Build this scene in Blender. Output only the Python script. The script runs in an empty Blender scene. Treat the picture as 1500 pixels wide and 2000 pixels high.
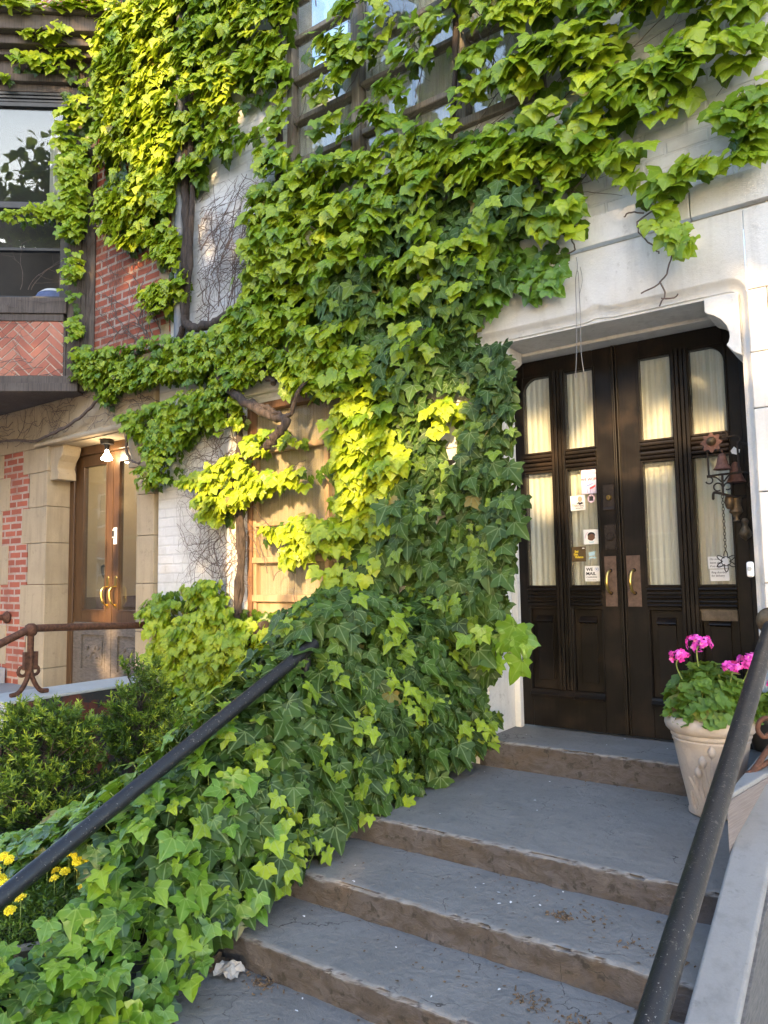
import bpy, bmesh, math, random
import numpy as np
from mathutils import Vector, Matrix
random.seed(7); rng = np.random.default_rng(7)
R = math.radians
scene = bpy.context.scene
C = scene.collection
# ---------------------------------------------------------------- camera
cd = bpy.data.cameras.new('camera'); cam = bpy.data.objects.new('camera', cd); C.objects.link(cam)
cd.sensor_width = 36; cd.lens = 26.0; cd.clip_start = .05; cd.clip_end = 500
CAM_R = Matrix(((0.810953, 0.062846, 0.581727), (0.584895, -0.060051, -0.808883), (-0.015902, 0.996215, -0.085457)))
cam.matrix_world = Matrix.Translation((0, -4.4, 0.966)) @ CAM_R.to_quaternion().normalized().to_matrix().to_4x4()
scene.camera = cam
# ---------------------------------------------------------------- sky, sun, exposure
SUN_EL, SUN_AZ = R(19), R(158)          # azimuth measured from +Y towards +X
SUN = Vector((math.sin(SUN_AZ)*math.cos(SUN_EL), math.cos(SUN_AZ)*math.cos(SUN_EL), math.sin(SUN_EL)))
w = bpy.data.worlds.new('World'); scene.world = w; w.use_nodes = True
nt = w.node_tree; bg = nt.nodes['Background']
sky = nt.nodes.new('ShaderNodeTexSky'); sky.sky_type = 'NISHITA'; sky.sun_disc = False
sky.sun_elevation = SUN_EL; sky.sun_rotation = SUN_AZ; sky.air_density = 1.0; sky.dust_density = 1.2; sky.ozone_density = 1.5
nt.links.new(sky.outputs[0], bg.inputs[0]); bg.inputs[1].default_value = 0.15
sl = bpy.data.lights.new('sun', 'SUN'); sl.energy = 2.2; sl.angle = R(.5); sl.color = (1, .69, .35)
so = bpy.data.objects.new('sun', sl); C.objects.link(so); so.rotation_euler = SUN.to_track_quat('Z', 'Y').to_euler()
scene.view_settings.view_transform = 'Standard'; scene.view_settings.look = 'None'
scene.view_settings.exposure = 2.6; scene.view_settings.gamma = 1
scene.cycles.max_bounces = 6; scene.cycles.transparent_max_bounces = 12
scene.cycles.use_denoising = True
# ---------------------------------------------------------------- materials
class NT:
    def __init__(s, name):
        s.m = bpy.data.materials.new(name); s.m.use_nodes = True; s.t = s.m.node_tree
        s.b = s.t.nodes['Principled BSDF']; s.out = s.t.nodes['Material Output']
    def n(s, typ, **kw):
        nd = s.t.nodes.new('ShaderNode' + typ)
        for k, v in kw.items():
            if k.startswith('i_'):
                key = k[2:]; key = int(key) if key.isdigit() else key.replace('_', ' ')
                nd.inputs[key].default_value = v
            else: setattr(nd, k, v)
        return nd
    def l(s, a, b): s.t.links.new(a, b)
    def math(s, op, a, b=None):
        nd = s.t.nodes.new('ShaderNodeMath'); nd.operation = op
        for i, v in enumerate((a, b)):
            if v is None: continue
            if hasattr(v, 'links'): s.l(v, nd.inputs[i])
            else: nd.inputs[i].default_value = v
        return nd.outputs[0]
    def ramp(s, f, stops):
        r = s.t.nodes.new('ShaderNodeValToRGB'); e = r.color_ramp.elements
        while len(e) < len(stops): e.new(.5)
        for el, (p, c) in zip(e, stops):
            el.position = p; el.color = (*c, 1) if len(c) == 3 else c
        s.l(f, r.inputs[0]); return r.outputs[0]
    def mix(s, f, a, b, typ='MIX'):
        nd = s.t.nodes.new('ShaderNodeMix'); nd.data_type = 'RGBA'; nd.blend_type = typ
        for i, v in ((0, f), (6, a), (7, b)):
            if hasattr(v, 'links'): s.l(v, nd.inputs[i])
            elif i == 0: nd.inputs[0].default_value = v
            else: nd.inputs[i].default_value = (*v, 1)
        return nd.outputs[2]
    def coord(s, kind='Object'): return s.n('TexCoord').outputs[kind]
    def noise(s, scale, detail=4, rough=.55, vec=None, dist=0.):
        nd = s.n('TexNoise', i_Scale=scale, i_Detail=detail, i_Roughness=rough, i_Distortion=dist)
        s.l(vec if vec is not None else s.coord(), nd.inputs['Vector']); return nd.outputs[0]
    def scaled(s, vec, sc):
        mp = s.n('Mapping'); mp.inputs['Scale'].default_value = sc; s.l(vec, mp.inputs['Vector']); return mp.outputs[0]
    def bump(s, h, strength=.3, dist=.01):
        nd = s.n('Bump', i_Strength=strength, i_Distance=dist); s.l(h, nd.inputs['Height'])
        s.l(nd.outputs[0], s.b.inputs['Normal']); return nd
def simple(name, col, rough=.5, metal=0., var=.25, scale=20, bump=.15, bscale=None, spec=.5, stretch=(1,1,1), bdist=.004):
    m = NT(name); v = m.scaled(m.coord(), stretch)
    f = m.noise(scale, 5, .6, v)
    dark = tuple(c*(1-var) for c in col); light = tuple(min(1, c*(1+var)) for c in col)
    m.l(m.ramp(f, [(.3, dark), (.7, light)]), m.b.inputs['Base Color'])
    m.b.inputs['Roughness'].default_value = rough; m.b.inputs['Metallic'].default_value = metal
    m.b.inputs['Specular IOR Level'].default_value = spec
    if bump: m.bump(m.noise(bscale or scale*3, 4, .6, v), bump, bdist)
    return m.m
M = {}
def brick_mat(name, c1, c2, mortar, scale=1., bw=.22, bh=.075, ms=.012, bump=.6, stain=None, mortar_smooth=.1):
    m = NT(name); co = m.coord()
    sx = m.n('SeparateXYZ'); m.l(co, sx.inputs[0])
    cx = m.n('CombineXYZ'); m.l(sx.outputs[0], cx.inputs[0]); m.l(sx.outputs[2], cx.inputs[1])
    wob = m.n('TexNoise', i_Scale=9., i_Detail=2.); m.l(co, wob.inputs['Vector'])
    add = m.n('VectorMath', operation='MULTIPLY_ADD'); m.l(wob.outputs['Color'], add.inputs[0]); add.inputs[1].default_value = (.010,.010,0); m.l(cx.outputs[0], add.inputs[2])
    bt = m.n('TexBrick', i_Scale=scale); bt.inputs['Brick Width'].default_value = bw; bt.inputs['Row Height'].default_value = bh
    bt.inputs['Mortar Size'].default_value = ms; bt.inputs['Mortar Smooth'].default_value = mortar_smooth
    bt.inputs['Color1'].default_value = (*c1, 1); bt.inputs['Color2'].default_value = (*c2, 1); bt.inputs['Mortar'].default_value = (*mortar, 1)
    m.l(add.outputs[0], bt.inputs['Vector'])
    n1 = m.noise(28, 6, .65); n2 = m.noise(3.1, 4, .6)
    col = m.mix(m.math('MULTIPLY', m.math('SUBTRACT', n1, .35), .7), bt.outputs['Color'], tuple(c*.55 for c in c1))
    if stain: col = m.mix(m.ramp(n2, [(.48, (0,0,0)), (.72, (.75,.75,.75))]), col, stain)
    m.l(col, m.b.inputs['Base Color']); m.b.inputs['Roughness'].default_value = .85
    h = m.math('ADD', m.math('MULTIPLY', bt.outputs['Fac'], -1.), m.math('MULTIPLY', n1, .5))
    m.bump(h, bump, .008)
    return m.m
M['red_brick'] = brick_mat('red_brick', (.46,.125,.07), (.34,.085,.048), (.48,.39,.32), stain=(.26,.085,.05))
M['white_brick'] = brick_mat('white_painted_brick', (.78,.77,.76), (.72,.71,.70), (.70,.69,.68), bump=.6, stain=(.50,.47,.43), bh=.078, ms=.010, mortar_smooth=.4)
def stone(name, col, stain, joint=None, grain=60., rough=.85, streak=True, sf=.55):
    m = NT(name); co = m.coord()
    n1 = m.noise(grain, 6, .7); n2 = m.noise(2.4, 5, .62); st = m.noise(3., 4, .6, m.scaled(co, (5., 5., .5)))
    n0 = m.noise(17, 5, .7); c = m.mix(m.math('MULTIPLY', m.math('SUBTRACT', n1, .3), .55), col, tuple(x*.6 for x in col)); c = m.mix(m.ramp(n0, [(.60, (0,0,0)), (.70, (.45,.45,.45))]), c, tuple(x*.62 for x in stain))
    c = m.mix(m.ramp(n2, [(.45, (0,0,0)), (.75, (sf,)*3)]), c, stain)
    if streak: c = m.mix(m.ramp(st, [(.50, (0,0,0)), (.74, (.42,)*3)]), c, tuple(x*.72 for x in stain))
    m.l(c, m.b.inputs['Base Color']); m.b.inputs['Roughness'].default_value = rough
    m.bump(m.math('ADD', n1, m.math('MULTIPLY', n0, 1.2)), .35, .006)
    return m.m
M['limestone'] = stone('limestone', (.74,.725,.70), (.56,.53,.48))
M['sandstone'] = stone('sandstone', (.46,.36,.235), (.30,.235,.155))
M['cap_stone'] = stone('cap_stone', (.46,.47,.47), (.33,.34,.34), streak=False)
M['brownstone'] = stone('brownstone', (.17,.135,.125), (.10,.075,.065), streak=False)
def tread_mat():
    m = NT('painted_bluestone'); co = m.coord()
    geo = m.n('NewGeometry'); sx = m.n('SeparateXYZ'); m.l(geo.outputs['True Normal'], sx.inputs[0])
    n1 = m.noise(90, 6, .7); n2 = m.noise(3.2, 6, .65, None, .6); n3 = m.noise(9, 6, .7, m.scaled(co, (1,1,2.2)), .8); n4 = m.noise(24, 4, .6)
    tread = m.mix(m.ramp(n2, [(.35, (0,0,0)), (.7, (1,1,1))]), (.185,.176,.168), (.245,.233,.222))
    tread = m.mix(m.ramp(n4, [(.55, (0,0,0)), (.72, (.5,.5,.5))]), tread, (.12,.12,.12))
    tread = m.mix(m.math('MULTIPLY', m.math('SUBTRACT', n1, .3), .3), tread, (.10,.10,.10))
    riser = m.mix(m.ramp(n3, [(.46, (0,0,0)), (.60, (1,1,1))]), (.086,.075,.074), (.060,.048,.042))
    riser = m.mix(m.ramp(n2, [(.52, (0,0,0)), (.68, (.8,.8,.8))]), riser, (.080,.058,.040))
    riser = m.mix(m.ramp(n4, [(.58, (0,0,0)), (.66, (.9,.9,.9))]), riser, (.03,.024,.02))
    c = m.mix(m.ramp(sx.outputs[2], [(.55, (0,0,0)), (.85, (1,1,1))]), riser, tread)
    vo = m.n('TexVoronoi', feature='DISTANCE_TO_EDGE', i_Scale=3.3); wv = m.n('VectorMath', operation='MULTIPLY_ADD'); nz = m.n('TexNoise', i_Scale=9., i_Detail=5.); m.l(co, nz.inputs['Vector']); m.l(nz.outputs['Color'], wv.inputs[0]); wv.inputs[1].default_value = (.16,.16,.16); m.l(co, wv.inputs[2]); m.l(wv.outputs[0], vo.inputs['Vector'])
    crack = m.math('MULTIPLY', m.math('LESS_THAN', vo.outputs['Distance'], .006), m.ramp(n2, [(.50, (0,0,0)), (.60, (1,1,1))]))
    c = m.mix(m.math('MULTIPLY', crack, .8), c, (.025,.02,.018))
    pt = m.ramp(geo.outputs['Pointiness'], [(.52, (0,0,0)), (.58, (.7,.7,.7))]); c = m.mix(pt, c, (.30,.305,.31))
    m.l(c, m.b.inputs['Base Color']); m.b.inputs['Roughness'].default_value = .72
    m.bump(m.math('ADD', m.math('MULTIPLY', n1, .35), m.math('ADD', m.math('MULTIPLY', n3, 1.4), n4)), .75, .010)
    return m.m
M['tread'] = tread_mat()
M['cheek_side_shade'] = simple('combed_stone_shade_tone', (.115,.115,.12), .85, 0, .3, 7, .4, stretch=(1,3,18))  # shade on the combed side is put into its darker grey
M['cheek'] = stone('cheek_stone', (.27,.268,.268), (.20,.195,.19), streak=True, sf=.5, grain=120)
def darkwood(name, c, c2, rough, sc=(30,30,1.2), dusty=None, spec=.5):
    m = NT(name); co = m.coord(); f = m.noise(3., 6, .65, m.scaled(co, sc)); g = m.noise(5., 5, .6)
    col = m.mix(m.ramp(f, [(.35, (0,0,0)), (.7, (1,1,1))]), c, c2)
    if dusty: col = m.mix(m.ramp(g, [(.5, (0,0,0)), (.8, (.8,.8,.8))]), col, dusty)
    m.l(col, m.b.inputs['Base Color'])
    m.l(m.ramp(g, [(.3, (rough*.8,)*3), (.7, (min(1, rough*1.3),)*3)]), m.b.inputs['Roughness'])
    m.b.inputs['Specular IOR Level'].default_value = spec; m.bump(f, .18, .004); return m.m
M['door_black'] = darkwood('black_door_paint', (.005,.0042,.0038), (.011,.008,.0065), .40, dusty=(.034,.021,.013), spec=.24)
M['old_wood'] = darkwood('weathered_wood', (.060,.045,.038), (.15,.115,.095), .8, dusty=(.20,.165,.14))
M['oak'] = darkwood('varnished_oak', (.060,.030,.014), (.125,.064,.027), .38)
M['oak_worn'] = darkwood('worn_oak', (.095,.078,.065), (.19,.16,.135), .75, sc=(6,20,18))
M['window_wood'] = darkwood('old_window_wood', (.15,.125,.10), (.28,.24,.19), .75)
M['dark_frame'] = simple('dark_aluminium', (.03,.032,.036), .4, .2, bump=0)
M['panel_wood'] = darkwood('faded_panel_wood', (.30,.20,.11), (.42,.30,.18), .6, sc=(16,16,1), dusty=(.46,.37,.25))
M['rust_frame'] = darkwood('rusty_brown_wood', (.16,.075,.035), (.27,.145,.075), .75)
M['rust'] = simple('rusty_iron', (.115,.05,.03), .75, .3, .5, 40, .4)
M['crumpled'] = simple('dirty_paper', (.42,.385,.35), .9, 0, .2, 30, .3)
M['bell_rust'] = simple('rusted_bell', (.15,.075,.057), .7, .3, .4, 50, .4)
M['bronze'] = simple('aged_bronze', (.12,.085,.05), .5, .6, .5, 50, .3)
M['iron_dark'] = simple('dark_iron', (.03,.022,.018), .6, .5, .4, 60, .3)
def rail_mat():
    m = NT('black_rail_paint'); n = m.noise(45, 5, .7); n2 = m.noise(150, 3, .6); s = m.noise(14, 5, .7, m.scaled(m.coord(), (1, 1, 1)))
    c = m.mix(m.ramp(n, [(.60, (0,0,0)), (.68, (1,1,1))]), (.010,.011,.014), (.075,.068,.060))
    c = m.mix(m.ramp(n2, [(.67, (0,0,0)), (.71, (1,1,1))]), c, (.30,.28,.26))
    m.l(c, m.b.inputs['Base Color']); m.l(m.ramp(s, [(.3, (.32,)*3), (.7, (.55,)*3)]), m.b.inputs['Roughness'])
    m.bump(n2, .25, .003); return m.m
M['rail'] = rail_mat()
M['brass'] = simple('brass', (.62,.44,.14), .28, 1., .15, 30, .05)
M['plate'] = simple('brown_copper_plate', (.115,.075,.058), .5, .3, .3, 40, .2)
M['mail_metal'] = simple('dull_brass_slot', (.115,.095,.075), .45, .5, .3, 40, .2)
M['pot'] = stone('whitewashed_clay', (.45,.385,.335), (.33,.27,.22), streak=False)
M['soil'] = simple('soil', (.035,.025,.018), .95, 0, .5, 30, .6)
M['garden_soil'] = simple('garden_soil', (.02,.016,.012), .95, 0, .5, 20, .6)
M['pavement'] = simple('pavement', (.22,.21,.20), .9, 0, .2, 5, .3)
M['paper'] = simple('paper', (.80,.79,.78), .8, 0, .03, 8, 0)
M['lavender'] = simple('lavender_paper', (.55,.50,.68), .8, 0, .1, 15, 0)
M['pink'] = simple('pink_paper', (.62,.45,.55), .8, 0, .1, 15, 0)
M['brown_card'] = simple('brown_card', (.09,.055,.02), .7, 0, .4, 30, 0, stretch=(1,1,6))
M['ink'] = simple('black_ink', (.02,.02,.025), .8, 0, .1, 10, 0)
M['ink_blue'] = simple('blue_ink', (.16,.24,.48), .8, 0, .1, 10, 0)
M['ink_purple'] = simple('purple_ink', (.17,.13,.30), .8, 0, .1, 10, 0)
M['ink_red'] = simple('red_ink', (.62,.08,.10), .8, 0, .1, 10, 0)
M['ink_orange'] = simple('orange_ink', (.75,.36,.24), .8, 0, .1, 10, 0)
M['ink_yellow'] = simple('yellow_ink', (.80,.60,.04), .8, 0, .1, 10, 0)
M['ink_cyan'] = simple('pale_blue_ink', (.42,.60,.68), .8, 0, .1, 10, 0)
M['skin_ink'] = simple('brown_print', (.14,.065,.035), .8, 0, .1, 10, 0)
M['plastic_white'] = simple('white_plastic', (.78,.78,.80), .35, 0, .03, 10, 0)
M['plaque'] = simple('black_plaque', (.012,.012,.013), .4, 0, .1, 10, 0)
M['interior'] = simple('interior_plaster', (.42,.37,.29), .9, 0, .08, 3, 0)
M['interior_dark'] = simple('interior_dark', (.045,.04,.035), .9, 0, .2, 3, 0)
M['wainscot'] = simple('interior_wainscot', (.055,.028,.018), .6, 0, .2, 6, 0)
M['blue_cloth'] = simple('blue_cloth', (.10,.13,.24), .9, 0, .2, 20, .2)
M['downpipe'] = simple('grey_downpipe', (.19,.20,.215), .55, .2, .3, 12, .2, stretch=(1,1,.2))
M['asphalt'] = simple('asphalt', (.05,.05,.05), .9, 0, .2, 40, .3)
def curtain(name, c, c2):
    m = NT(name); f = m.noise(4., 4, .6, m.scaled(m.coord(), (26, 1, .35))); g = m.noise(2.5, 4, .6)
    col = m.mix(m.ramp(f, [(.3, (0,0,0)), (.7, (1,1,1))]), c, c2); m.l(col, m.b.inputs['Base Color'])
    m.b.inputs['Roughness'].default_value = .95
    tr = m.n('BsdfTranslucent'); m.l(col, tr.inputs[0]); mx = m.n('MixShader', i_0=.25)
    m.l(m.b.outputs[0], mx.inputs[1]); m.l(tr.outputs[0], mx.inputs[2]); m.l(mx.outputs[0], m.out.inputs[0]); return m.m
M['curtain'] = curtain('cream_curtain', (.70,.64,.54), (.88,.83,.74))
M['curtain_dull'] = curtain('dull_curtain', (.60,.55,.43), (.82,.77,.64))
def glass(name, tint=(.92,.94,.93), base=.06, dirt=.03, gcol=(1,1,1)):
    m = NT(name)
    fr = m.n('Fresnel', i_IOR=1.5); gg = m.n('NewGeometry'); m.l(m.math('SUBTRACT', 1.5, m.math('MULTIPLY', gg.outputs['Backfacing'], 1.5-1/1.5)), fr.inputs['IOR']); gl = m.n('BsdfGlossy', i_Roughness=.012); gl.inputs[0].default_value = (*gcol,1)
    tp = m.n('BsdfTransparent'); tp.inputs[0].default_value = (*tint, 1)
    di = m.n('BsdfDiffuse'); di.inputs[0].default_value = (.5,.48,.44,1)
    wv = m.noise(2.2, 2, .5); bp = m.n('Bump', i_Strength=.06, i_Distance=.02); m.l(wv, bp.inputs['Height']); m.l(bp.outputs[0], gl.inputs['Normal'])
    mx = m.n('MixShader'); m.l(m.math('ADD', fr.outputs[0], base), mx.inputs[0]); m.l(tp.outputs[0], mx.inputs[1]); m.l(gl.outputs[0], mx.inputs[2])
    m2 = m.n('MixShader', i_0=dirt); m.l(mx.outputs[0], m2.inputs[1]); m.l(di.outputs[0], m2.inputs[2]); m.l(m2.outputs[0], m.out.inputs[0])
    return m.m
M['glass'] = glass('window_glass', base=.0)
M['glass_mirror'] = glass('old_window_glass', base=.08, dirt=.12, gcol=(1.,.97,.93))
M['glass_bay'] = glass('dark_window_glass', base=.0, dirt=.02, gcol=(.76,.88,1.))
def leaf_mat(name, young, mid, old, vein, rough=.38, trans=.35, nveins=3, spread=42, spec=.5, vein_amt=.45):
    m = NT(name); at = m.n('Attribute', attribute_name='tint'); f = at.outputs['Fac']
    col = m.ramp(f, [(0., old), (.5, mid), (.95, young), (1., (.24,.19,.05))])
    uv = m.n('UVMap'); uv.uv_map = 'leaf'; sx = m.n('SeparateXYZ'); m.l(uv.outputs[0], sx.inputs[0]); u, v = sx.outputs[0], sx.outputs[1]
    vm = None
    for k in range(nveins):
        a = R((k-(nveins-1)/2)*spread); ca, sa = math.cos(a), math.sin(a)
        perp = m.math('ABSOLUTE', m.math('SUBTRACT', m.math('MULTIPLY', u, ca), m.math('MULTIPLY', v, sa)))
        al = m.math('ADD', m.math('MULTIPLY', v, ca), m.math('MULTIPLY', u, sa))
        e = m.math('MULTIPLY', m.math('LESS_THAN', perp, .022), m.math('GREATER_THAN', al, .0))
        vm = e if vm is None else m.math('MAXIMUM', vm, e)
    nz = m.noise(11, 3, .6)
    c2 = m.mix(m.math('MULTIPLY', vm, vein_amt), col, vein)
    c2 = m.mix(m.math('MULTIPLY', m.math('SUBTRACT', nz, .35), .5), c2, tuple(x*.6 for x in mid))
    m.l(c2, m.b.inputs['Base Color']); m.b.inputs['Roughness'].default_value = rough; m.b.inputs['Specular IOR Level'].default_value = spec
    m.bump(m.math('SUBTRACT', nz, m.math('MULTIPLY', vm, .5)), .25, .006)
    tr = m.n('BsdfTranslucent'); tc = m.mix(.55, c2, (.45,.60,.03), 'MIX'); m.l(tc, tr.inputs[0])
    mx = m.n('MixShader', i_0=trans); m.l(m.b.outputs[0], mx.inputs[1]); m.l(tr.outputs[0], mx.inputs[2]); m.l(mx.outputs[0], m.out.inputs[0])
    return m.m
M['boston'] = leaf_mat('boston_ivy_leaf', (.41,.49,.020), (.185,.31,.012), (.030,.088,.007), (.36,.46,.08), trans=.27, vein_amt=.3)
M['english'] = leaf_mat('english_ivy_leaf', (.27,.38,.025), (.054,.112,.014), (.014,.030,.008), (.22,.30,.13), rough=.5, spec=.3, trans=.10, nveins=5, spread=40, vein_amt=.5)
M['bed'] = leaf_mat('bed_ivy_leaf', (.30,.43,.03), (.11,.24,.018), (.022,.052,.013), (.36,.47,.13), rough=.36, trans=.22, nveins=5, spread=40, vein_amt=.3)
M['geranium'] = leaf_mat('geranium_leaf', (.16,.27,.03), (.085,.17,.022), (.04,.09,.015), (.2,.3,.06), rough=.55, trans=.2, nveins=7, spread=38, vein_amt=.3)
M['tree_leaf'] = leaf_mat('street_tree_leaf', (.16,.25,.05), (.10,.17,.03), (.06,.11,.02), (.1,.15,.05), trans=.4)
M['yew'] = leaf_mat('yew_needle', (.46,.54,.05), (.13,.23,.022), (.012,.028,.008), (.1,.15,.05), rough=.5, trans=.15, nveins=1)
m = NT('pink_petal'); geo = m.n('NewGeometry'); m.l(m.ramp(geo.outputs['Random Per Island'], [(0., (.55,.02,.30)), (.5, (.82,.05,.50)), (.85, (.90,.16,.60)), (1., (.75,.30,.42))]), m.b.inputs['Base Color']); m.b.inputs['Roughness'].default_value = .6; M['petal_pink'] = m.m
M['petal_yellow'] = simple('yellow_petal', (.88,.68,.012), .6, 0, .15, 60, 0)
M['stem_bark'] = simple('vine_bark', (.065,.047,.037), .9, 0, .6, 45, 1., bdist=.015, stretch=(1,1,.22))
M['stem_dry'] = simple('dry_vine_twig', (.13,.095,.08), .9, 0, .35, 30, .3)
M['stem_green'] = simple('green_petiole', (.20,.26,.06), .6, 0, .3, 30, 0)
M['dead_leaf'] = simple('dead_leaf', (.13,.085,.05), .9, 0, .6, 60, .3)
M['bark'] = simple('tree_bark', (.09,.07,.055), .9, 0, .4, 8, .8)
M['wire'] = simple('grey_wire', (.20,.19,.18), .6, 0, .1, 10, 0)
m = NT('lit_bulb'); m.b.inputs['Emission Color'].default_value = (1,.80,.52,1); m.b.inputs['Emission Strength'].default_value = 14.; M['bulb'] = m.m
m = NT('lit_lamp_shade'); m.b.inputs['Emission Color'].default_value = (1,.72,.36,1); m.b.inputs['Emission Strength'].default_value = 26.; M['lamp_shade'] = m.m
M['ochre_blind'] = curtain('ochre_blind', (.46,.33,.18), (.64,.50,.31))
M['dull_glass'] = glass('dull_window_glass', base=-.02, dirt=.10)
# ---------------------------------------------------------------- mesh helpers
class MB:
    def __init__(s): s.v = []; s.f = []
    def add(s, vs, fs):
        o = len(s.v); s.v += [tuple(p) for p in vs]; s.f += [tuple(i+o for i in f) for f in fs]; return s
    def box(s, x0, x1, y0, y1, z0, z1):
        return s.add([(x0,y0,z0),(x1,y0,z0),(x1,y1,z0),(x0,y1,z0),(x0,y0,z1),(x1,y0,z1),(x1,y1,z1),(x0,y1,z1)],
                     [(0,3,2,1),(4,5,6,7),(0,1,5,4),(1,2,6,5),(2,3,7,6),(3,0,4,7)])
    def prism(s, poly, y0, y1):                        # polygon in x,z pushed along y
        n = len(poly); a = sum(poly[i][0]*poly[(i+1)%n][1]-poly[(i+1)%n][0]*poly[i][1] for i in range(n))
        if a < 0: poly = poly[::-1]
        vs = [(x,y0,z) for x,z in poly]+[(x,y1,z) for x,z in poly]
        return s.add(vs, [tuple(range(n)), tuple(range(2*n-1,n-1,-1))]+[(i,i+n,(i+1)%n+n,(i+1)%n) for i in range(n)])
    def prism_x(s, poly, x0, x1):                      # polygon in y,z pushed along x
        n = len(poly); vs = [(x0,y,z) for y,z in poly]+[(x1,y,z) for y,z in poly]
        return s.add(vs, [tuple(range(n-1,-1,-1)), tuple(range(n,2*n))]+[(i,(i+1)%n,(i+1)%n+n,i+n) for i in range(n)])
    def prism_z(s, poly, z0, z1):
        n = len(poly); vs = [(x,y,z0) for x,y in poly]+[(x,y,z1) for x,y in poly]
        return s.add(vs, [tuple(range(n-1,-1,-1)), tuple(range(n,2*n))]+[(i,(i+1)%n,(i+1)%n+n,i+n) for i in range(n)])
    def tube(s, pts, rad, n=6, cap=True):
        pts = [Vector(p) for p in pts]; k = len(pts)
        if not hasattr(rad, '__len__'): rad = [rad]*k
        ref = Vector((.31,.2,.93)); rings = []
        t0 = (pts[1]-pts[0]).normalized(); u = t0.cross(ref)
        if u.length < 1e-3: u = t0.cross(Vector((1,0,0)))
        u.normalize()
        for i, p in enumerate(pts):
            t = (pts[min(i+1,k-1)]-pts[max(i-1,0)])
            if t.length < 1e-9: t = t0
            t = t.normalized(); u = (u-t*u.dot(t))
            if u.length < 1e-6: u = t.orthogonal()
            u.normalize(); w_ = t.cross(u)
            rings.append([p+(u*math.cos(2*math.pi*j/n)+w_*math.sin(2*math.pi*j/n))*rad[i] for j in range(n)])
        vs = [q for r in rings for q in r]
        fs = [(i*n+j, i*n+(j+1)%n, (i+1)*n+(j+1)%n, (i+1)*n+j) for i in range(k-1) for j in range(n)]
        if cap: fs += [tuple(range(n-1,-1,-1)), tuple((k-1)*n+j for j in range(n))]
        return s.add(vs, fs)
    def lathe(s, prof, n=32, c=(0,0,0), axis='Z'):
        k = len(prof); vs = []
        for r, h in prof:
            for j in range(n):
                a = 2*math.pi*j/n; x, y, z = r*math.cos(a), r*math.sin(a), h
                if axis == 'Y': x, y, z = x, -z, y
                if axis == 'X': x, y, z = z, x, y
                vs.append((c[0]+x, c[1]+y, c[2]+z))
        fs = [(i*n+j, i*n+(j+1)%n, (i+1)*n+(j+1)%n, (i+1)*n+j) for i in range(k-1) for j in range(n)]
        if prof[0][0] > 1e-6: fs.append(tuple(range(n-1,-1,-1)))
        if prof[-1][0] > 1e-6: fs.append(tuple((k-1)*n+j for j in range(n)))
        return s.add(vs, fs)
def origin_of(o):
    v = Vector((0,0,0))
    while o: v += o.location; o = o.parent
    return v
def obj(name, mb, mat, parent=None, bevel=0., smooth=False, weld=False, seg=2):
    me = bpy.data.meshes.new(name); off = origin_of(parent)
    me.from_pydata([tuple(Vector(p)-off) for p in mb.v], [], mb.f); me.validate()
    me.materials.append(mat if not isinstance(mat, str) else M[mat])
    o = bpy.data.objects.new(name, me); C.objects.link(o)
    if parent: o.parent = parent
    if weld:
        bm = bmesh.new(); bm.from_mesh(me); bmesh.ops.remove_doubles(bm, verts=bm.verts, dist=1e-5); bmesh.ops.recalc_face_normals(bm, faces=bm.faces); bm.to_mesh(me); bm.free()
    if smooth:
        for p in me.polygons: p.use_smooth = True
        me.set_sharp_from_angle(angle=R(48))
    if bevel:
        md = o.modifiers.new('bevel', 'BEVEL'); md.width = bevel; md.segments = seg; md.limit_method = 'ANGLE'; md.angle_limit = R(40)
    return o
def tag(o, label=None, cat=None, group=None, kind=None):
    for k, v in (('label', label), ('category', cat), ('group', group), ('kind', kind)):
        if v: o[k] = v
    return o
def thing(name, label, cat, loc=(0,0,0), group=None):
    o = bpy.data.objects.new(name, None); o.empty_display_size = .1; C.objects.link(o); o.location = loc
    return tag(o, label, cat, group)
def text(name, body, size, x, y, z, mat, parent, ext=.0006, align='LEFT', shear=0., bold=0., sx=1.):
    cu = bpy.data.curves.new(name, 'FONT'); cu.body = body; cu.size = size; cu.extrude = ext; cu.align_x = align; cu.shear = shear; cu.offset = bold; cu.resolution_u = 3
    tmp = bpy.data.objects.new(name, cu); C.objects.link(tmp); bpy.context.view_layer.update()
    me = bpy.data.meshes.new_from_object(tmp.evaluated_get(bpy.context.evaluated_depsgraph_get())); me.materials.clear(); me.materials.append(M[mat])
    bpy.data.objects.remove(tmp); bpy.data.curves.remove(cu); o = bpy.data.objects.new(name, me); C.objects.link(o)
    off = origin_of(parent); o.parent = parent; o.location = Vector((x,y,z))-off; o.rotation_euler = (R(90),0,0); o.scale = (sx,1,1); return o
def smoothpath(pts, sub=6, jit=0.):
    pts = [Vector(p) for p in pts]; out = []
    for i in range(len(pts)-1):
        p0, p1, p2, p3 = pts[max(i-1,0)], pts[i], pts[i+1], pts[min(i+2,len(pts)-1)]
        for k in range(sub):
            t = k/sub; q = .5*((2*p1)+(p2-p0)*t+(2*p0-5*p1+4*p2-p3)*t*t+(3*p1-p0-3*p2+p3)*t**3)
            if jit: q += Vector((random.gauss(0,jit), random.gauss(0,jit), random.gauss(0,jit)))
            out.append(q)
    out.append(pts[-1]); return out
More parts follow.
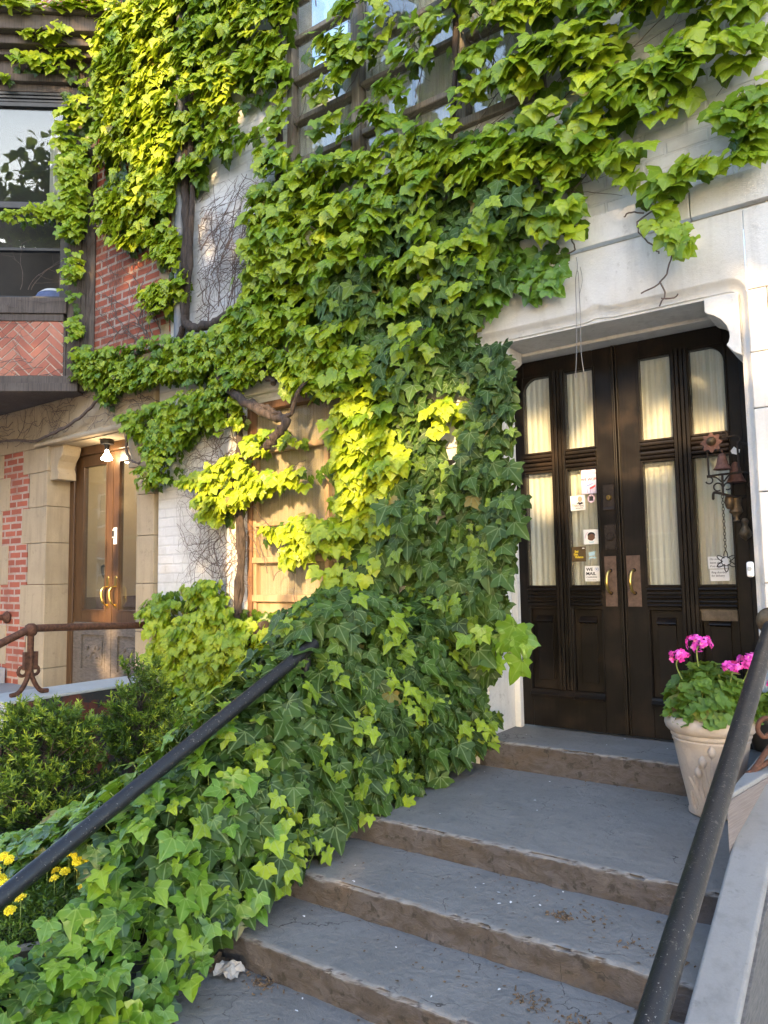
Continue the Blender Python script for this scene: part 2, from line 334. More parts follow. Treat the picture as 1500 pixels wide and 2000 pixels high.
def noisy_slab(mb, x0, x1, y0, y1, z0, z1, cell=.05, amp=.006, chip=.012, seed=0):
    """a worn stone block: front (y0) and top faces gridded, the front edge chipped"""
    from mathutils import noise
    nx = max(2, int((x1-x0)/cell)); ny = max(2, int((y1-y0)/cell)); nz = max(3, int((z1-z0)/(cell*.5)))
    def d(p): return noise.noise(Vector(p)*7+Vector((seed,0,0)))*.6+noise.noise(Vector(p)*19+Vector((0,seed,0)))*.4
    prof = [(y0, z0+(z1-z0)*i/nz) for i in range(nz)]+[(y0+.004, z1-.004)]+[(y0+.012+(y1-y0-.012)*i/ny, z1) for i in range(ny+1)]
    n = len(prof); vs = []
    for i in range(nx+1):
        x = x0+(x1-x0)*i/nx; c = (max(0., noise.noise(Vector((x*5+seed*3.1, 1.7, 0)))*.9)+max(0., noise.noise(Vector((x*17, seed*1.3, 5)))-.12)*2.2+max(0., noise.noise(Vector((x*47, seed*2.3, 9)))-.1)*.8)*chip
        for j, (y, z) in enumerate(prof):
            if j <= nz: vs.append((x, y+d((x,y,z))*amp*2.6+(c if j >= nz-1 else c*.15), z-(c*.5 if j >= nz-1 else 0)))
            else: vs.append((x, y, z+d((x,y,z))*amp*.25-(c*.2 if j == nz+1 else 0)))
    fs = [(i*n+j, (i+1)*n+j, (i+1)*n+j+1, i*n+j+1) for i in range(nx) for j in range(n-1)]
    return mb.add(vs, fs)
# ---------------------------------------------------------------- ground
g = MB(); g.add([(-60,-60,-.75),(60,-60,-.75),(60,30,-.75),(-60,30,-.75)], [(0,1,2,3)]); tag(obj('pavement', g, 'pavement'), kind='structure')
g = MB(); g.add([(-40,-11.5,-.745),(40,-11.5,-.745),(40,-7.2,-.745),(-40,-7.2,-.745)], [(0,1,2,3)]); tag(obj('road', g, 'asphalt'), kind='structure')
g = MB(); g.add([(-5.15,-5.2,-.735),(-2.7,-5.2,-.735),(-2.7,-.42,-.735),(-5.15,-.42,-.735)], [(0,1,2,3)]); tag(obj('garden_soil', g, 'garden_soil'), kind='structure')

# ---------------------------------------------------------------- white painted house
WX0, WX1, WTOP = -5.24, 2.6, 9.0
white_house = thing('white_house', 'white painted brick house with a smooth pale stone door surround, covered in ivy', 'house', (-1.4, -.2, 0))
wf, wb = -.415, -.12
wall = MB()
def wbox(x0, x1, z0, z1): wall.box(x0, x1, wf, wb, z0, z1)
# openings: door surround (-2.75..WX1, below 2.95), lower window, upper window
wbox(-5.24, -4.16, -.75, 2.3); wbox(-2.85, -2.75, -.75, 2.3); wbox(-4.16, -2.85, -.75, .45)
wbox(-5.24, -2.75, 2.3, 2.90); wbox(-5.08, WX1, 2.95, 3.80); wbox(-5.08, -2.75, 2.90, 2.95)
wbox(-5.08, -3.72, 3.80, WTOP); wbox(-1.62, WX1, 3.80, WTOP); wbox(-3.72, -1.62, 6.2, WTOP)
obj('wall', wall, 'white_brick', white_house)
q = MB(); q.box(-5.085, -4.97, -.43, -.2, 2.9, WTOP); q.box(-5.26, -5.05, -.425, -.3, 2.86, 2.93); obj('corner_board', q, 'limestone', white_house, .006)
# smooth stone field low on the left of the window (rendered panel and moulded window surround)
q = MB()
q.box(-4.36, -4.165, -.45, -.2, -.75, 2.36); q.box(-4.335, -4.29, -.465, -.44, -.75, 2.36); q.box(-4.235, -4.20, -.46, -.44, -.75, 2.36)
q.box(-4.9, -2.75, -.455, -.25, 2.70, 2.86); q.box(-4.36, -2.75, -.45, -.2, 2.36, 2.50)
obj('window_surround', q, 'limestone', white_house, .008)
# portal of smooth limestone
PT = MB(); PF, PI = -.45, -.405
x0o, x1o, x0i, x1i, zo, zi = -2.165, -.605, -2.12, -.648, 2.432, 2.356
def path(x0, x1, z, r, ogee):
    pts = [(x0, 0.)]
    for a in range(5):
        t = R(180-a*22.5); pts.append((x0+r+r*math.cos(t), z-r+r*math.sin(t)))
    n = 36
    for i in range(1, n):
        x = x0+r+(x1-x0-2*r)*i/n; dx = abs(x+1.372)
        pts.append((x, z+ogee*max(0., 1-dx/.10)**2.2))
    for a in range(5):
        t = R(90-a*22.5); pts.append((x1-r+r*math.cos(t), z-r+r*math.sin(t)))
    pts.append((x1, 0.)); return pts
po, pi_ = path(x0o, x1o, zo, .085, .042), path(x0i, x1i, zi, .05, .014)
n = len(po); ZT = 2.765
lay = []
for k, (t, y) in enumerate([(0, PF), (.12, PF+.004), (.3, PF+.018), (.62, PF+.034), (.8, PF+.036), (.84, PI-.002), (1, PI)]):
    lay.append([(a[0]+(b[0]-a[0])*t, y, a[1]+(b[1]-a[1])*t) for a, b in zip(po, pi_)])
vs = [p for l_ in lay for p in l_]
PT.add(vs, [(k*n+i, (k+1)*n+i, (k+1)*n+i+1, k*n+i+1) for k in range(len(lay)-1) for i in range(n-1)])
top = [(a[0], PF, a[1]) for a in po]; up = [(a[0], PF, ZT) for a in po]
PT.add(top[1:-1]+up[1:-1], [(i, i+1, n-2+i+1, n-2+i) for i in range(n-3)])
obj('portal_moulding', PT, 'limestone', white_house, smooth=True, weld=True)
PJ = MB()
jz = [0, .46, .90, 1.34, 1.75, 2.03, 2.347]
JT = .0025
def blocks(xa, xb, zs, y0=PF, y1=-.2):
    for a, b in zip(zs[:-1], zs[1:]): PJ.box(xa, xb, y0, y1, a+JT, b-JT)
blocks(-2.75, -2.165, [-.75, -.3]+jz[:-1]+[2.36]); blocks(-.605, -.52, jz)
for i, (a, b) in enumerate(zip(jz[:-1], jz[1:])):
    PJ.box(-.515, .35+.2*(i % 2), PF, -.2, a+JT, b-JT); PJ.box(.355+.2*(i % 2), WX1, PF, -.2, a+JT, b-JT)
PJ.box(-.50, WX1, PF+.004, -.2, -.78, -.003); PJ.box(-2.75, -2.165, PF, -.2, 2.362, ZT); PJ.box(-.604, .9, PF, -.2, 2.349, ZT); PJ.box(.905, WX1, PF, -.2, 2.349, ZT)
for a, b in ((-2.75, -1.9), (-1.895, -.85), (-.845, .6), (.605, WX1)): PJ.box(a, b, PF-.016, -.2, 2.786, 2.952)
PJ.box(-2.75, WX1, PF+.03, -.2, 2.766, 2.785)
PJ.box(-2.75, WX1, -.40, -.2, -.745, 2.349) if False else None
obj('portal_blocks', PJ, 'limestone', white_house, .003, seg=1)
# reveals, soffit, corbels
for xa, xb, xc, xd, zt in ((-2.16, -2.132, -2.131, -2.09, 2.2), (-.646, -.60, -.70, -.647, 2.3)):
    rv = MB(); rv.box(xa, xb, PI, .0, 0, 2.345); rv.box(xc, xd, -.05, -.004, 0, zt); obj('reveal', rv, 'limestone', white_house, .004, seg=1)
rv = MB(); rv.box(-2.118, -.65, PI, -.13, 2.358, 2.45); rv.box(-2.16, -.60, -.128, .02, 2.34, 2.42); obj('soffit', rv, 'limestone', white_house, .004, seg=1)
cb = MB(); cr = [(-.81,2.355),(-.81,2.285),(-.795,2.272),(-.765,2.258),(-.735,2.232),(-.712,2.198),(-.70,2.16),(-.698,2.135),(-.705,2.11),(-.716,2.095),(-.685,2.055),(-.649,2.032),(-.649,2.355)]
cb.prism(cr, -.43, -.15); obj('corbel', cb, 'limestone', white_house, .004)
cb = MB(); cb.prism([(-1.40*2+.03-x, z) for x, z in cr], -.43, -.15); obj('corbel', cb, 'limestone', white_house, .004)
# upper leaded window
win = MB()
def bar(mb, x0, x1, y0, y1, z0, z1): mb.box(x0, x1, y0, y1, z0, z1)
UX = [-3.72, -3.05, -2.20, -1.62]; UY0, UY1 = -.425, -.34
UZ0, UZ1 = 3.80, 6.2
bar(win, UX[0]+.001, UX[0]+.06, UY0, UY1, UZ0, UZ1); bar(win, UX[3]-.06, UX[3]-.001, UY0, UY1, UZ0, UZ1)
bar(win, UX[1]-.035, UX[1]+.035, UY0-.01, UY1, UZ0+.06, UZ1); bar(win, UX[2]-.04, UX[2]+.04, UY0-.015, UY1, UZ0+.06, UZ1)
bar(win, UX[0]+.06, UX[3]-.06, UY0-.03, UY1, UZ0, UZ0+.06)
for za in (4.10, 4.43, 4.76, 5.09, 5.42, 5.75):
    for a, b in zip(UX[:-1], UX[1:]):
        if a == UX[1] and za in (4.43, 5.09): continue
        bar(win, a+(.061 if a == UX[0] else .041), b-(.061 if b == UX[3] else .041), UY0+.008, UY1, za-.022, za+.022)
bar(win, UX[1]+.041, UX[2]-.041, UY0+.008, UY1, 4.44, 4.475)
wo = obj('window', win, 'window_wood', white_house, .006, seg=1)
gl = MB(); gl.box(UX[0]+.06, UX[3]-.06, -.375, -.369, UZ0+.06, UZ1); obj('pane', gl, 'glass_mirror', wo)
def pleats(x0, x1, z0, z1, y, amp, wl, nz=6, seed=0):
    mb = MB(); r = random.Random(seed); nx = int((x1-x0)/wl*5); ph = [r.uniform(0, 6.28) for _ in range(4)]
    vs = []
    for j in range(nz+1):
        z = z0+(z1-z0)*j/nz
        for i in range(nx+1):
            x = x0+(x1-x0)*i/nx
            yy = y+amp*(math.sin(2*math.pi*x/wl+1.3*math.sin(x*9+ph[0]))+.5*math.sin(2*math.pi*x/(wl*2.3)+ph[1]+z*.5))
            vs.append((x, yy, z))
    return mb.add(vs, [(j*(nx+1)+i, j*(nx+1)+i+1, (j+1)*(nx+1)+i+1, (j+1)*(nx+1)+i) for j in range(nz) for i in range(nx)])
obj('curtain', pleats(-3.70, -2.62, 3.8, 4.75, -.335, .010, .07, seed=1), 'curtain', wo, smooth=True)
obj('curtain', pleats(-2.60, -1.64, 3.8, 4.95, -.335, .010, .07, seed=2), 'curtain_dull', wo, smooth=True)
rb = MB(); rb.box(-3.72, -1.62, .35, .4, 3.8, 6.2); rb.box(-3.72, -1.62, -.3, .34, 3.76, 3.80); obj('room_back', rb, 'interior_dark', wo)
# lower boarded window: panes of faded panels between thin rails
lw = MB(); LX0, LX1, LZ0, LZ1 = -4.16, -2.85, .45, 2.30
bar(lw, LX0+.001, LX0+.045, -.42, -.33, LZ0, LZ1); bar(lw, LX1-.05, LX1-.001, -.42, -.33, LZ0, LZ1); bar(lw, LX0+.045, LX1-.05, -.42, -.33, LZ1-.06, LZ1-.001)
lwo = obj('window', lw, 'rust_frame', white_house, .005, seg=1)
lr = MB()
for z, h, pr in ((1.93, .022, .0), (1.365, .016, .0), (1.095, .022, .01), (.81, .026, .012)): bar(lr, LX0+.046, LX1-.051, -.405-pr, -.34, z-h, z+h)
bar(lr, LX0+.046, LX0+.075, -.40, -.345, LZ0, 1.93-.023); bar(lr, -3.40, -3.36, -.40, -.345, LZ0, 1.93-.023)
obj('rail', lr, 'panel_wood', lwo, .004, seg=1)
gl = MB(); gl.box(LX0+.045, LX1-.05, -.362, -.357, .81, LZ1-.06); obj('pane', gl, 'dull_glass', lwo)
obj('blind', pleats(LX0+.03, LX1-.04, .5, LZ1, -.346, .003, .11, seed=3), 'ochre_blind', lwo, smooth=True)
bd = MB(); bd.box(LX0+.046, LX1-.05, -.375, -.35, LZ0, .783); bd.box(LX0+.10, LX1-.62, -.385, -.3755, .52, .70); bd.box(LX0+.14, LX1-.66, -.392, -.3855, .555, .665)
obj('panel', bd, 'panel_wood', lwo, .006)
sh = MB(); sh.box(LX0+.001, LX1-.001, -.30, -.28, LZ0, LZ1); obj('shutter_back', sh, 'interior_dark', lwo)
# ---------------------------------------------------------------- black double doors
def ribs_v(mb, x0, x1, z0, z1, y0=-.022, n=4):
    w_ = (x1-x0)/n
    for i in range(n): mb.box(x0+i*w_+.003, x0+(i+1)*w_-.003, y0-(.006 if i % 2 else .0), y0+.015, z0, z1)
def ribs_h(mb, x0, x1, z0, z1, n=4, y0=-.012):
    h = (z1-z0)/n
    for i in range(n):
        pr = (-.016, -.006, -.020, -.004)[i % 4]
        poly = [(y0+.014, z0+i*h+.002), (y0+pr*.5, z0+i*h+.003), (y0+pr, z0+i*h+h*.45), (y0+pr*.6, z0+(i+1)*h-.004), (y0+.014, z0+(i+1)*h-.002)]
        mb.prism_x(poly, x0, x1)
def door_leaf(xL, xR, cols, outer, seam_side):
    """xL..xR leaf extent; cols = two glass columns; outer = index of the column with the rounded top corner"""
    body = MB(); Z0, Z1 = .012, 2.338; y0, y1 = 0., .045
    ZL0, ZL1, ZU0, ZU1 = .887, 1.602, 1.735, 2.222
    xs = [xL, cols[0][0], cols[0][1], cols[1][0], cols[1][1], xR]
    body.box(xs[0], xs[1], y0, y1, Z0, Z1); body.box(xs[4], xs[5], y0, y1, Z0, Z1)
    body.box(xs[2], xs[3], y0, y1, .24, ZU1)
    body.box(xs[1], xs[4], y0, y1, ZU1, Z1); body.box(xs[1], xs[4], y0, y1, Z0, .24)
    for a, b in cols: body.box(a, b, y0, y1, .74, ZL0); body.box(a, b, y0, y1, ZL1, ZU0); body.box(a, b, y0+.025, y1, .24, .74)
    leaf = obj('door_leaf', body, 'door_black', white_house, .003, seg=1)
    tr = MB()
    ribs_v(tr, xs[2]+.004, xs[3]-.004, .25, ZU1+.02)
    for a, b in cols:
        ribs_h(tr, a-.006, b+.006, ZL1+.012, ZU0-.012); ribs_h(tr, a-.006, b+.006, .758, ZL0-.014, 5)
        # glazing beads around each pane
        for z0, z1 in ((ZL0, ZL1), (ZU0, ZU1)):
            tr.box(a-.012, a, -.010, 0, z0-.01, z1+.012); tr.box(b, b+.012, -.010, 0, z0-.01, z1+.012); tr.box(a, b, -.010, 0, z1, z1+.012); tr.box(a, b, -.012, 0, z0-.012, z0)
        # lower raised panel with a wedge at its head and a moulding at its foot
        tr.box(a-.008, a, -.012, 0, .24, .74); tr.box(b, b+.008, -.012, 0, .24, .74)
        tr.prism_x([(.024, .70), (-.008, .672), (-.012, .664), (.024, .656)], a+.035, b-.035)
        tr.box(a+.04, b-.04, .012, .026, .30, .655)
        tr.prism_x([(0, .195), (-.03, .20), (-.034, .215), (-.018, .228), (-.012, .243), (0, .246)], a-.006, b+.006)
    tr.prism_x([(0, .195), (-.036, .20), (-.04, .215), (-.024, .228), (-.016, .246), (0, .249)], xs[2]+.002, xs[3]-.002)
    obj('moulding', tr, 'door_black', leaf, .0015, seg=1)
    # rounded corner of the outer upper pane
    a, b = cols[outer]; r = .095; sp = MB()
    cx = a+r if outer == 0 else b-r
    arc = [(cx+(-1 if outer == 0 else 1)*r*math.cos(R(k*11.25)), ZU1-r+r*math.sin(R(k*11.25))) for k in range(9)]
    corner = (a if outer == 0 else b, ZU1+.002)
    sp.prism([corner]+(arc if outer == 0 else arc), -.008, .03); obj('spandrel', sp, 'door_black', leaf)
    for a, b in cols:
        for z0, z1 in ((ZL0, ZL1), (ZU0, ZU1)):
            p = MB(); p.box(a+.0005, b-.0005, .014, .018, z0+.0005, z1-.0005); obj('glass_pane', p, 'glass', leaf)
    obj('curtain', pleats(xL+.03, xR-.03, .80, 2.30, .058, .0045, .036, seed=int(abs(xL)*100)), 'curtain', leaf, smooth=True)
    return leaf
SEAM = -1.43
leafL = door_leaf(-2.12, SEAM-.004, [(-2.025, -1.845), (-1.742, -1.562)], 0, 1)
leafR = door_leaf(SEAM+.004, -.735, [(-1.28, -1.10), (-.996, -.812)], 1, 0)
df = MB(); df.box(-2.16, -2.123, -.004, .08, .004, 2.34); df.box(-.732, -.64, -.03, .08, .004, 2.34); df.box(-2.16, -.64, .0465, .08, 2.30, 2.34)
obj('door_frame', df, 'door_black', white_house, .003)
# centre astragal, on the left leaf
a = MB()
for dx, wd, pr in ((-.020, .012, .012), (-.006, .014, .024), (.012, .010, .014)): a.box(SEAM+dx, SEAM+dx+wd-.002, -pr, 0, .02, 2.334)
obj('astragal', a, 'door_black', leafL, .002)
rmk = MB(); rmk.box(-2.16, -.64, .30, .33, -.05, 2.4); rmk.box(-2.16, -.64, .08, .30, -.05, .0); obj('hall_back', rmk, 'interior', white_house)
# hardware
def push(leaf, x0, x1, hx):
    p = MB(); p.box(x0, x1, -.004, 0, .76, 1.06); pl = obj('push_plate', p, 'plate', leaf, .001, seg=1)
    h = MB(); zc = .907; pts = [(hx, -.004, zc+.066), (hx, -.022, zc+.066), (hx-.006, -.034, zc+.055), (hx-.011, -.046, zc+.025), (hx-.012, -.049, zc), (hx-.011, -.046, zc-.025), (hx-.006, -.034, zc-.055), (hx, -.022, zc-.066), (hx, -.004, zc-.066)]
    h.tube(smoothpath(pts, 4), [.006]*5+[.006+.004*math.sin(math.pi*min(1, max(0, (i-4)/24))) for i in range(5, 33)], 10)
    obj('handle', h, 'brass', leaf, smooth=True)
    for dz in (.067, -.067): k = MB(); k.lathe([(0,.010),(.008,.009),(.011,.004),(.011,0)], 14, (hx, -.004, zc+dz), 'Y'); obj('handle_boss', k, 'iron_dark', leaf, smooth=True)
push(leafL, -1.534, -1.462, -1.498); push(leafR, -1.402, -1.322, -1.358)
p = MB(); p.box(-1.525, -1.456, -.006, 0, 1.335, 1.49); p.prism_x([(-.006, 1.338), (-.014, 1.336), (-.014, 1.342), (-.006, 1.358)], -1.525, -1.456); lk = obj('lock_plate', p, 'iron_dark', leafL, .001, seg=1)
p = MB(); p.lathe([(.0001,.012),(.013,.012),(.016,.008),(.017,0)], 20, (-1.488,-.006,1.412), 'Y'); obj('lock_cylinder', p, 'brass', leafL, smooth=True)
p = MB(); p.box(-1.4895, -1.4865, -.0195, -.0175, 1.405, 1.419); obj('keyhole', p, 'ink', leafL)
p = MB(); p.box(-1.525, -1.456, -.006, 0, 1.098, 1.248)
for xx in (-1.516, -1.466):
    for zz in (1.108, 1.238): p.lathe([(0,.006),(.005,.004),(.006,0)], 10, (xx,-.006,zz), 'Y')
p.lathe([(.0001,.010),(.017,.010),(.021,.014),(.024,.010),(.026,0)], 24, (-1.490,-.006,1.177), 'Y'); p.box(-1.4925, -1.4875, -.0185, -.016, 1.168, 1.188)
obj('lock_plate', p, 'iron_dark', leafL, .0008, seg=1)
p = MB(); p.box(-1.005, -.812, -.006, 0, .688, .75); p.box(-.976, -.84, -.011, -.0065, .70, .738); p.box(-.966, -.85, -.013, -.0115, .712, .726); obj('mail_slot', p, 'mail_metal', leafR, .0015)
# stickers taped to the glass
def sheet(name, label, cat, x0, x1, z0, z1, mat, y=.0115, tilt=0., group=None):
    t = thing(name, label, cat, ((x0+x1)/2, y, (z0+z1)/2), group); p = MB(); c = math.cos(tilt); s_ = math.sin(tilt); cx, cz = (x0+x1)/2, (z0+z1)/2
    vs = []
    for yy in (y, y+.0012):
        for dx, dz in ((x0-cx,z0-cz),(x1-cx,z0-cz),(x1-cx,z1-cz),(x0-cx,z1-cz)): vs.append((cx+dx*c-dz*s_, yy, cz+dx*s_+dz*c))
    p.add(vs, [(0,1,2,3),(7,6,5,4),(0,4,5,1),(1,5,6,2),(2,6,7,3),(3,7,4,0)]); obj('paper', p, mat, t); return t
def blob(name, pts, y, mat, parent):
    p = MB(); p.prism(pts, y, y+.0008); return obj(name, p, mat, parent)
def ell(cx, cz, rx, rz, n=20, a0=0., a1=360.): return [(cx+rx*math.cos(R(a0+(a1-a0)*i/(n if a1-a0 < 360 else n))), cz+rz*math.sin(R(a0+(a1-a0)*i/n))) for i in range(n+(1 if a1-a0 < 360 else 0))]
G = 'papers stuck on the door glass'; ty = .0108
t = sheet('poster', 'lavender poster reading WE RESISTED WE WON at the top of the glass', 'poster', -1.663, -1.563, 1.447, 1.599, 'lavender', group=G)
text('lettering', 'WE RESISTED', .0165, -1.613, ty, 1.566, 'ink_purple', t, align='CENTER', sx=.84, bold=.0003); text('lettering', 'WE WON', .026, -1.613, ty, 1.527, 'ink_red', t, align='CENTER', sx=.88, bold=.0006)
blob('stripe', [(-1.653,1.553),(-1.575,1.556),(-1.575,1.562),(-1.653,1.559)], ty, 'ink_blue', t)
blob('flag', [(-1.633,1.50),(-1.612,1.506),(-1.588,1.514),(-1.592,1.505),(-1.61,1.497),(-1.632,1.491)], ty, 'ink_blue', t); blob('flag', [(-1.612,1.484),(-1.59,1.493),(-1.573,1.50),(-1.575,1.489),(-1.59,1.479),(-1.61,1.473)], ty, 'ink_red', t)
blob('pole', [(-1.629,1.452),(-1.626,1.452),(-1.627,1.492),(-1.630,1.492)], ty, 'ink_purple', t); blob('pole', [(-1.608,1.452),(-1.605,1.452),(-1.606,1.474),(-1.609,1.474)], ty, 'ink_purple', t)
t = sheet('sticker', 'white square VOTING RIGHTS sticker showing a bald man in a dark suit', 'sticker', -1.738, -1.644, 1.348, 1.441, 'paper', tilt=.03, group=G)
blob('print', ell(-1.676,1.418,.0135,.018), ty, 'ink_orange', t); blob('print', [(-1.70,1.390),(-1.69,1.397),(-1.683,1.401),(-1.676,1.394),(-1.668,1.400),(-1.652,1.392),(-1.662,1.388),(-1.68,1.382),(-1.688,1.390)], ty, 'ink', t)
text('lettering', 'VOTING', .015, -1.711, ty, 1.371, 'ink', t, sx=1.05); text('lettering', 'RIGHTS', .013, -1.706, ty, 1.357, 'ink', t, sx=1.1); text('lettering', 'Yes!', .022, -1.734, ty, 1.374, 'ink_orange', t, shear=.3)
t = sheet('sticker', 'small round pink and black sticker below the lavender poster', 'sticker', -1.618, -1.590, 1.412, 1.418, 'pink', group=G)
blob('disc', ell(-1.604,1.416,.0235,.0255), ty, 'pink', t); blob('print', [(-1.617,1.402),(-1.592,1.402),(-1.590,1.436),(-1.597,1.428),(-1.604,1.438),(-1.611,1.428),(-1.618,1.436)], ty-.0009, 'ink', t)
t = sheet('sticker', 'white square sticker with the dark profile of a curly-haired head', 'sticker', -1.662, -1.568, 1.136, 1.226, 'paper', group=G)
blob('print', ell(-1.613,1.192,.024,.018), ty, 'ink', t); blob('print', [(-1.634,1.188),(-1.636,1.168),(-1.628,1.162),(-1.618,1.158),(-1.606,1.158),(-1.598,1.166),(-1.590,1.172),(-1.592,1.192),(-1.61,1.20)], ty-.0009, 'skin_ink', t); blob('print', [(-1.632,1.153),(-1.596,1.153),(-1.602,1.145),(-1.626,1.145)], ty, 'ink_cyan', t); blob('print', [(-1.652,1.172),(-1.643,1.197),(-1.63,1.21),(-1.633,1.213),(-1.647,1.2),(-1.656,1.173)], ty, 'pink', t)
t = sheet('sticker', 'brown End Gun Violence sticker with yellow letters', 'sticker', -1.742, -1.652, 1.032, 1.124, 'brown_card', group=G)
for s_, xx, zz in (('End', -1.722, 1.088), ('Gun', -1.729, 1.071), ('Violence', -1.722, 1.054)): text('lettering', s_, .0185, xx, ty, zz, 'ink_yellow', t, bold=.0008, sx=.82)
blob('label', [(-1.674,1.110),(-1.659,1.110),(-1.659,1.116),(-1.674,1.116)], ty, 'paper', t)
t = sheet('sticker', 'torn pale blue sticker remains on the glass', 'sticker', -1.633, -1.596, 1.066, 1.086, 'ink_cyan', group=G, tilt=.08)
blob('scrap', [(-1.638,1.041),(-1.624,1.047),(-1.612,1.052),(-1.594,1.046),(-1.586,1.055),(-1.600,1.060),(-1.63,1.058)], ty, 'ink_cyan', t); blob('scrap', [(-1.64,1.084),(-1.62,1.088),(-1.59,1.093),(-1.588,1.088),(-1.6,1.084)], ty-.0009, 'ink_cyan', t)
t = sheet('sticker', 'white WE MAIL CARRIERS sticker lowest on the glass', 'sticker', -1.662, -1.568, .910, 1.003, 'paper', group=G)
text('lettering', 'WE', .0265, -1.653, ty, .974, 'ink', t, bold=.0006); text('lettering', 'MAIL', .0265, -1.655, ty, .948, 'ink', t, bold=.0006, sx=1.08); text('lettering', 'CARRIERS', .0135, -1.654, ty, .931, 'ink', t, sx=1.12); text('lettering', 'thank you for delivering', .006, -1.650, ty, .917, 'ink', t)
blob('emblem', ell(-1.588,.984,.013,.0135, 8, 22, 382), ty, 'ink_blue', t); blob('emblem', ell(-1.588,.984,.0115,.012, 8, 22, 382), ty-.0009, 'paper', t); blob('emblem', [(-1.588,.978),(-1.581,.986),(-1.584,.989),(-1.588,.986),(-1.592,.989),(-1.595,.986)], ty-.0018, 'ink_blue', t)
G = 'handwritten notes on the door'
t = sheet('note', 'upper handwritten note starting Do not, behind the wire atom', 'note', -.952, -.846, .975, 1.042, 'paper', tilt=.015, group=G)
for s_, zz in (('Do not', 1.022), ('leave pkgs', 1.002), ('if no answer', .983)): text('lettering', s_, .0165, -.943, ty, zz, 'ink', t, shear=.15, sx=.95)
t = sheet('note', 'lower handwritten note about ringing for delivery', 'note', -.944, -.846, .906, .970, 'paper', tilt=.01, group=G)
for s_, zz in (('Ring doorbell', .948), ('for delivery', .930)): text('lettering', s_, .0165, -.937, ty, zz, 'ink', t, shear=.15, sx=.88)
b = MB(); b.box(-.676, -.644, -.474, -.449, .93, 1.004); t = tag(obj('doorbell', b, 'plastic_white', None, .01, seg=3), 'white plastic doorbell on the right stone jamb', 'doorbell')
b = MB(); b.lathe([(.0001,.003),(.010,.003),(.011,0)], 18, (-.662,-.474,.970), 'Y'); obj('button', b, 'cap_stone', t, smooth=True)
# house number plaque half hidden in the ivy
t = thing('house_number', 'black house number plaque half buried in ivy left of the doors', 'sign', (-2.30,-.46,1.60))
b = MB(); b.box(-2.40, -2.235, -.466, -.451, 1.525, 1.675); obj('plate', b, 'plaque', t, .003)
text('lettering', '10', .14, -2.385, -.468, 1.553, 'paper', t, bold=.003)
# hanging bells: a wrought iron frame with a rusty bell, a second bell and clappers, chain ending in a wire atom
t = thing('hanging_bells', 'cluster of rusty bells on a scrolled iron bracket beside the right door', 'bells', (-.78,-.12,1.5))
def loop(cx, cz, r, y, a0, a1, n=14, rz=None): return [(cx+r*math.cos(R(a0+(a1-a0)*i/n)), y, cz+(rz or r)*math.sin(R(a0+(a1-a0)*i/n))) for i in range(n+1)]
b = MB(); by = -.17
b.tube([(-.885,by,1.475),(-.887,by,1.60)], .005, 6); b.tube([(-.735,by,1.475),(-.737,by,1.625)], .005, 6)
b.tube([(-.895,by,1.47),(-.72,by,1.478)], .006, 6)
b.tube(smoothpath([(-.887,by,1.60),(-.905,by,1.615),(-.90,by,1.64),(-.87,by,1.63),(-.85,by,1.62)], 4), .004, 6)
b.tube(smoothpath([(-.737,by,1.625),(-.72,by,1.655),(-.745,by,1.675),(-.79,by,1.672),(-.81,by,1.672)], 4), .004, 6); b.tube(loop(-.80,1.685,.017,by,-60,210), .004, 6)
b.tube(loop(-.885,1.447,.018,by,120,-160), .004, 6); b.tube(smoothpath([(-.882,by,1.466),(-.85,by,1.46),(-.825,by,1.435)], 5), .004, 6); b.tube(smoothpath([(-.735,by,1.475),(-.78,by,1.47),(-.812,by,1.435)], 5), .004, 6)
b.tube([(-.818,by,1.475),(-.820,by,1.36)], .006, 6); b.tube(loop(-.843,1.408,.021,by,0,300), .004, 6); b.tube(loop(-.795,1.408,.018,by,180,-120), .004, 6)
b.tube(smoothpath([(-.84,by,1.63),(-.82,by-.01,1.60),(-.815,by,1.585)], 4), .005, 6)
b.tube([(-.74,by,1.64),(-.70,-.03,1.64)], .006, 6); b.tube([(-.72,by,1.478),(-.69,-.03,1.478)], .006, 6)
b.tube(smoothpath([(-.70,-.06,1.44),(-.715,-.06,1.42),(-.695,-.06,1.39),(-.685,-.06,1.34)], 4), .004, 6); b.tube(smoothpath([(-.68,-.06,1.30),(-.70,-.06,1.255),(-.712,-.06,1.24),(-.69,-.06,1.225)], 4), .004, 6)
b.tube(smoothpath([(-.87,by,1.34),(-.865,by,1.378),(-.83,by,1.372),(-.775,by+.04,1.355),(-.73,-.06,1.36)], 5), [.003]+[.007]*20, 6)
obj('iron_frame', b, 'iron_dark', t, smooth=True)
bell = [(.006,.075),(.012,.072),(.018,.066),(.024,.045),(.030,.018),(.040,-.002),(.047,-.012),(.044,-.013),(.036,-.003),(.026,.02),(.02,.045),(.0001,.06)]
b = MB(); b.lathe(bell, 26, (-.815, by, 1.512)); b.lathe([(.0001,.094),(.006,.092),(.006,.075)], 10, (-.815, by, 1.512)); obj('bell', b, 'bell_rust', t, smooth=True)
b = MB(); b.lathe([(r*1.05, h*1.25) for r, h in bell], 26, (-.765, -.10, 1.45)); obj('bell', b, 'bell_rust', t, smooth=True)
fl = [(.048*(1+.16*math.cos(8*R(k*7.5)))*math.cos(R(k*7.5)), .048*(1+.16*math.cos(8*R(k*7.5)))*math.sin(R(k*7.5))) for k in range(48)]
b = MB(); b.prism([(-.86+x, 1.648+z) for x, z in fl], by-.02, by-.012); obj('flower_plate', b, 'bell_rust', t, smooth=True)
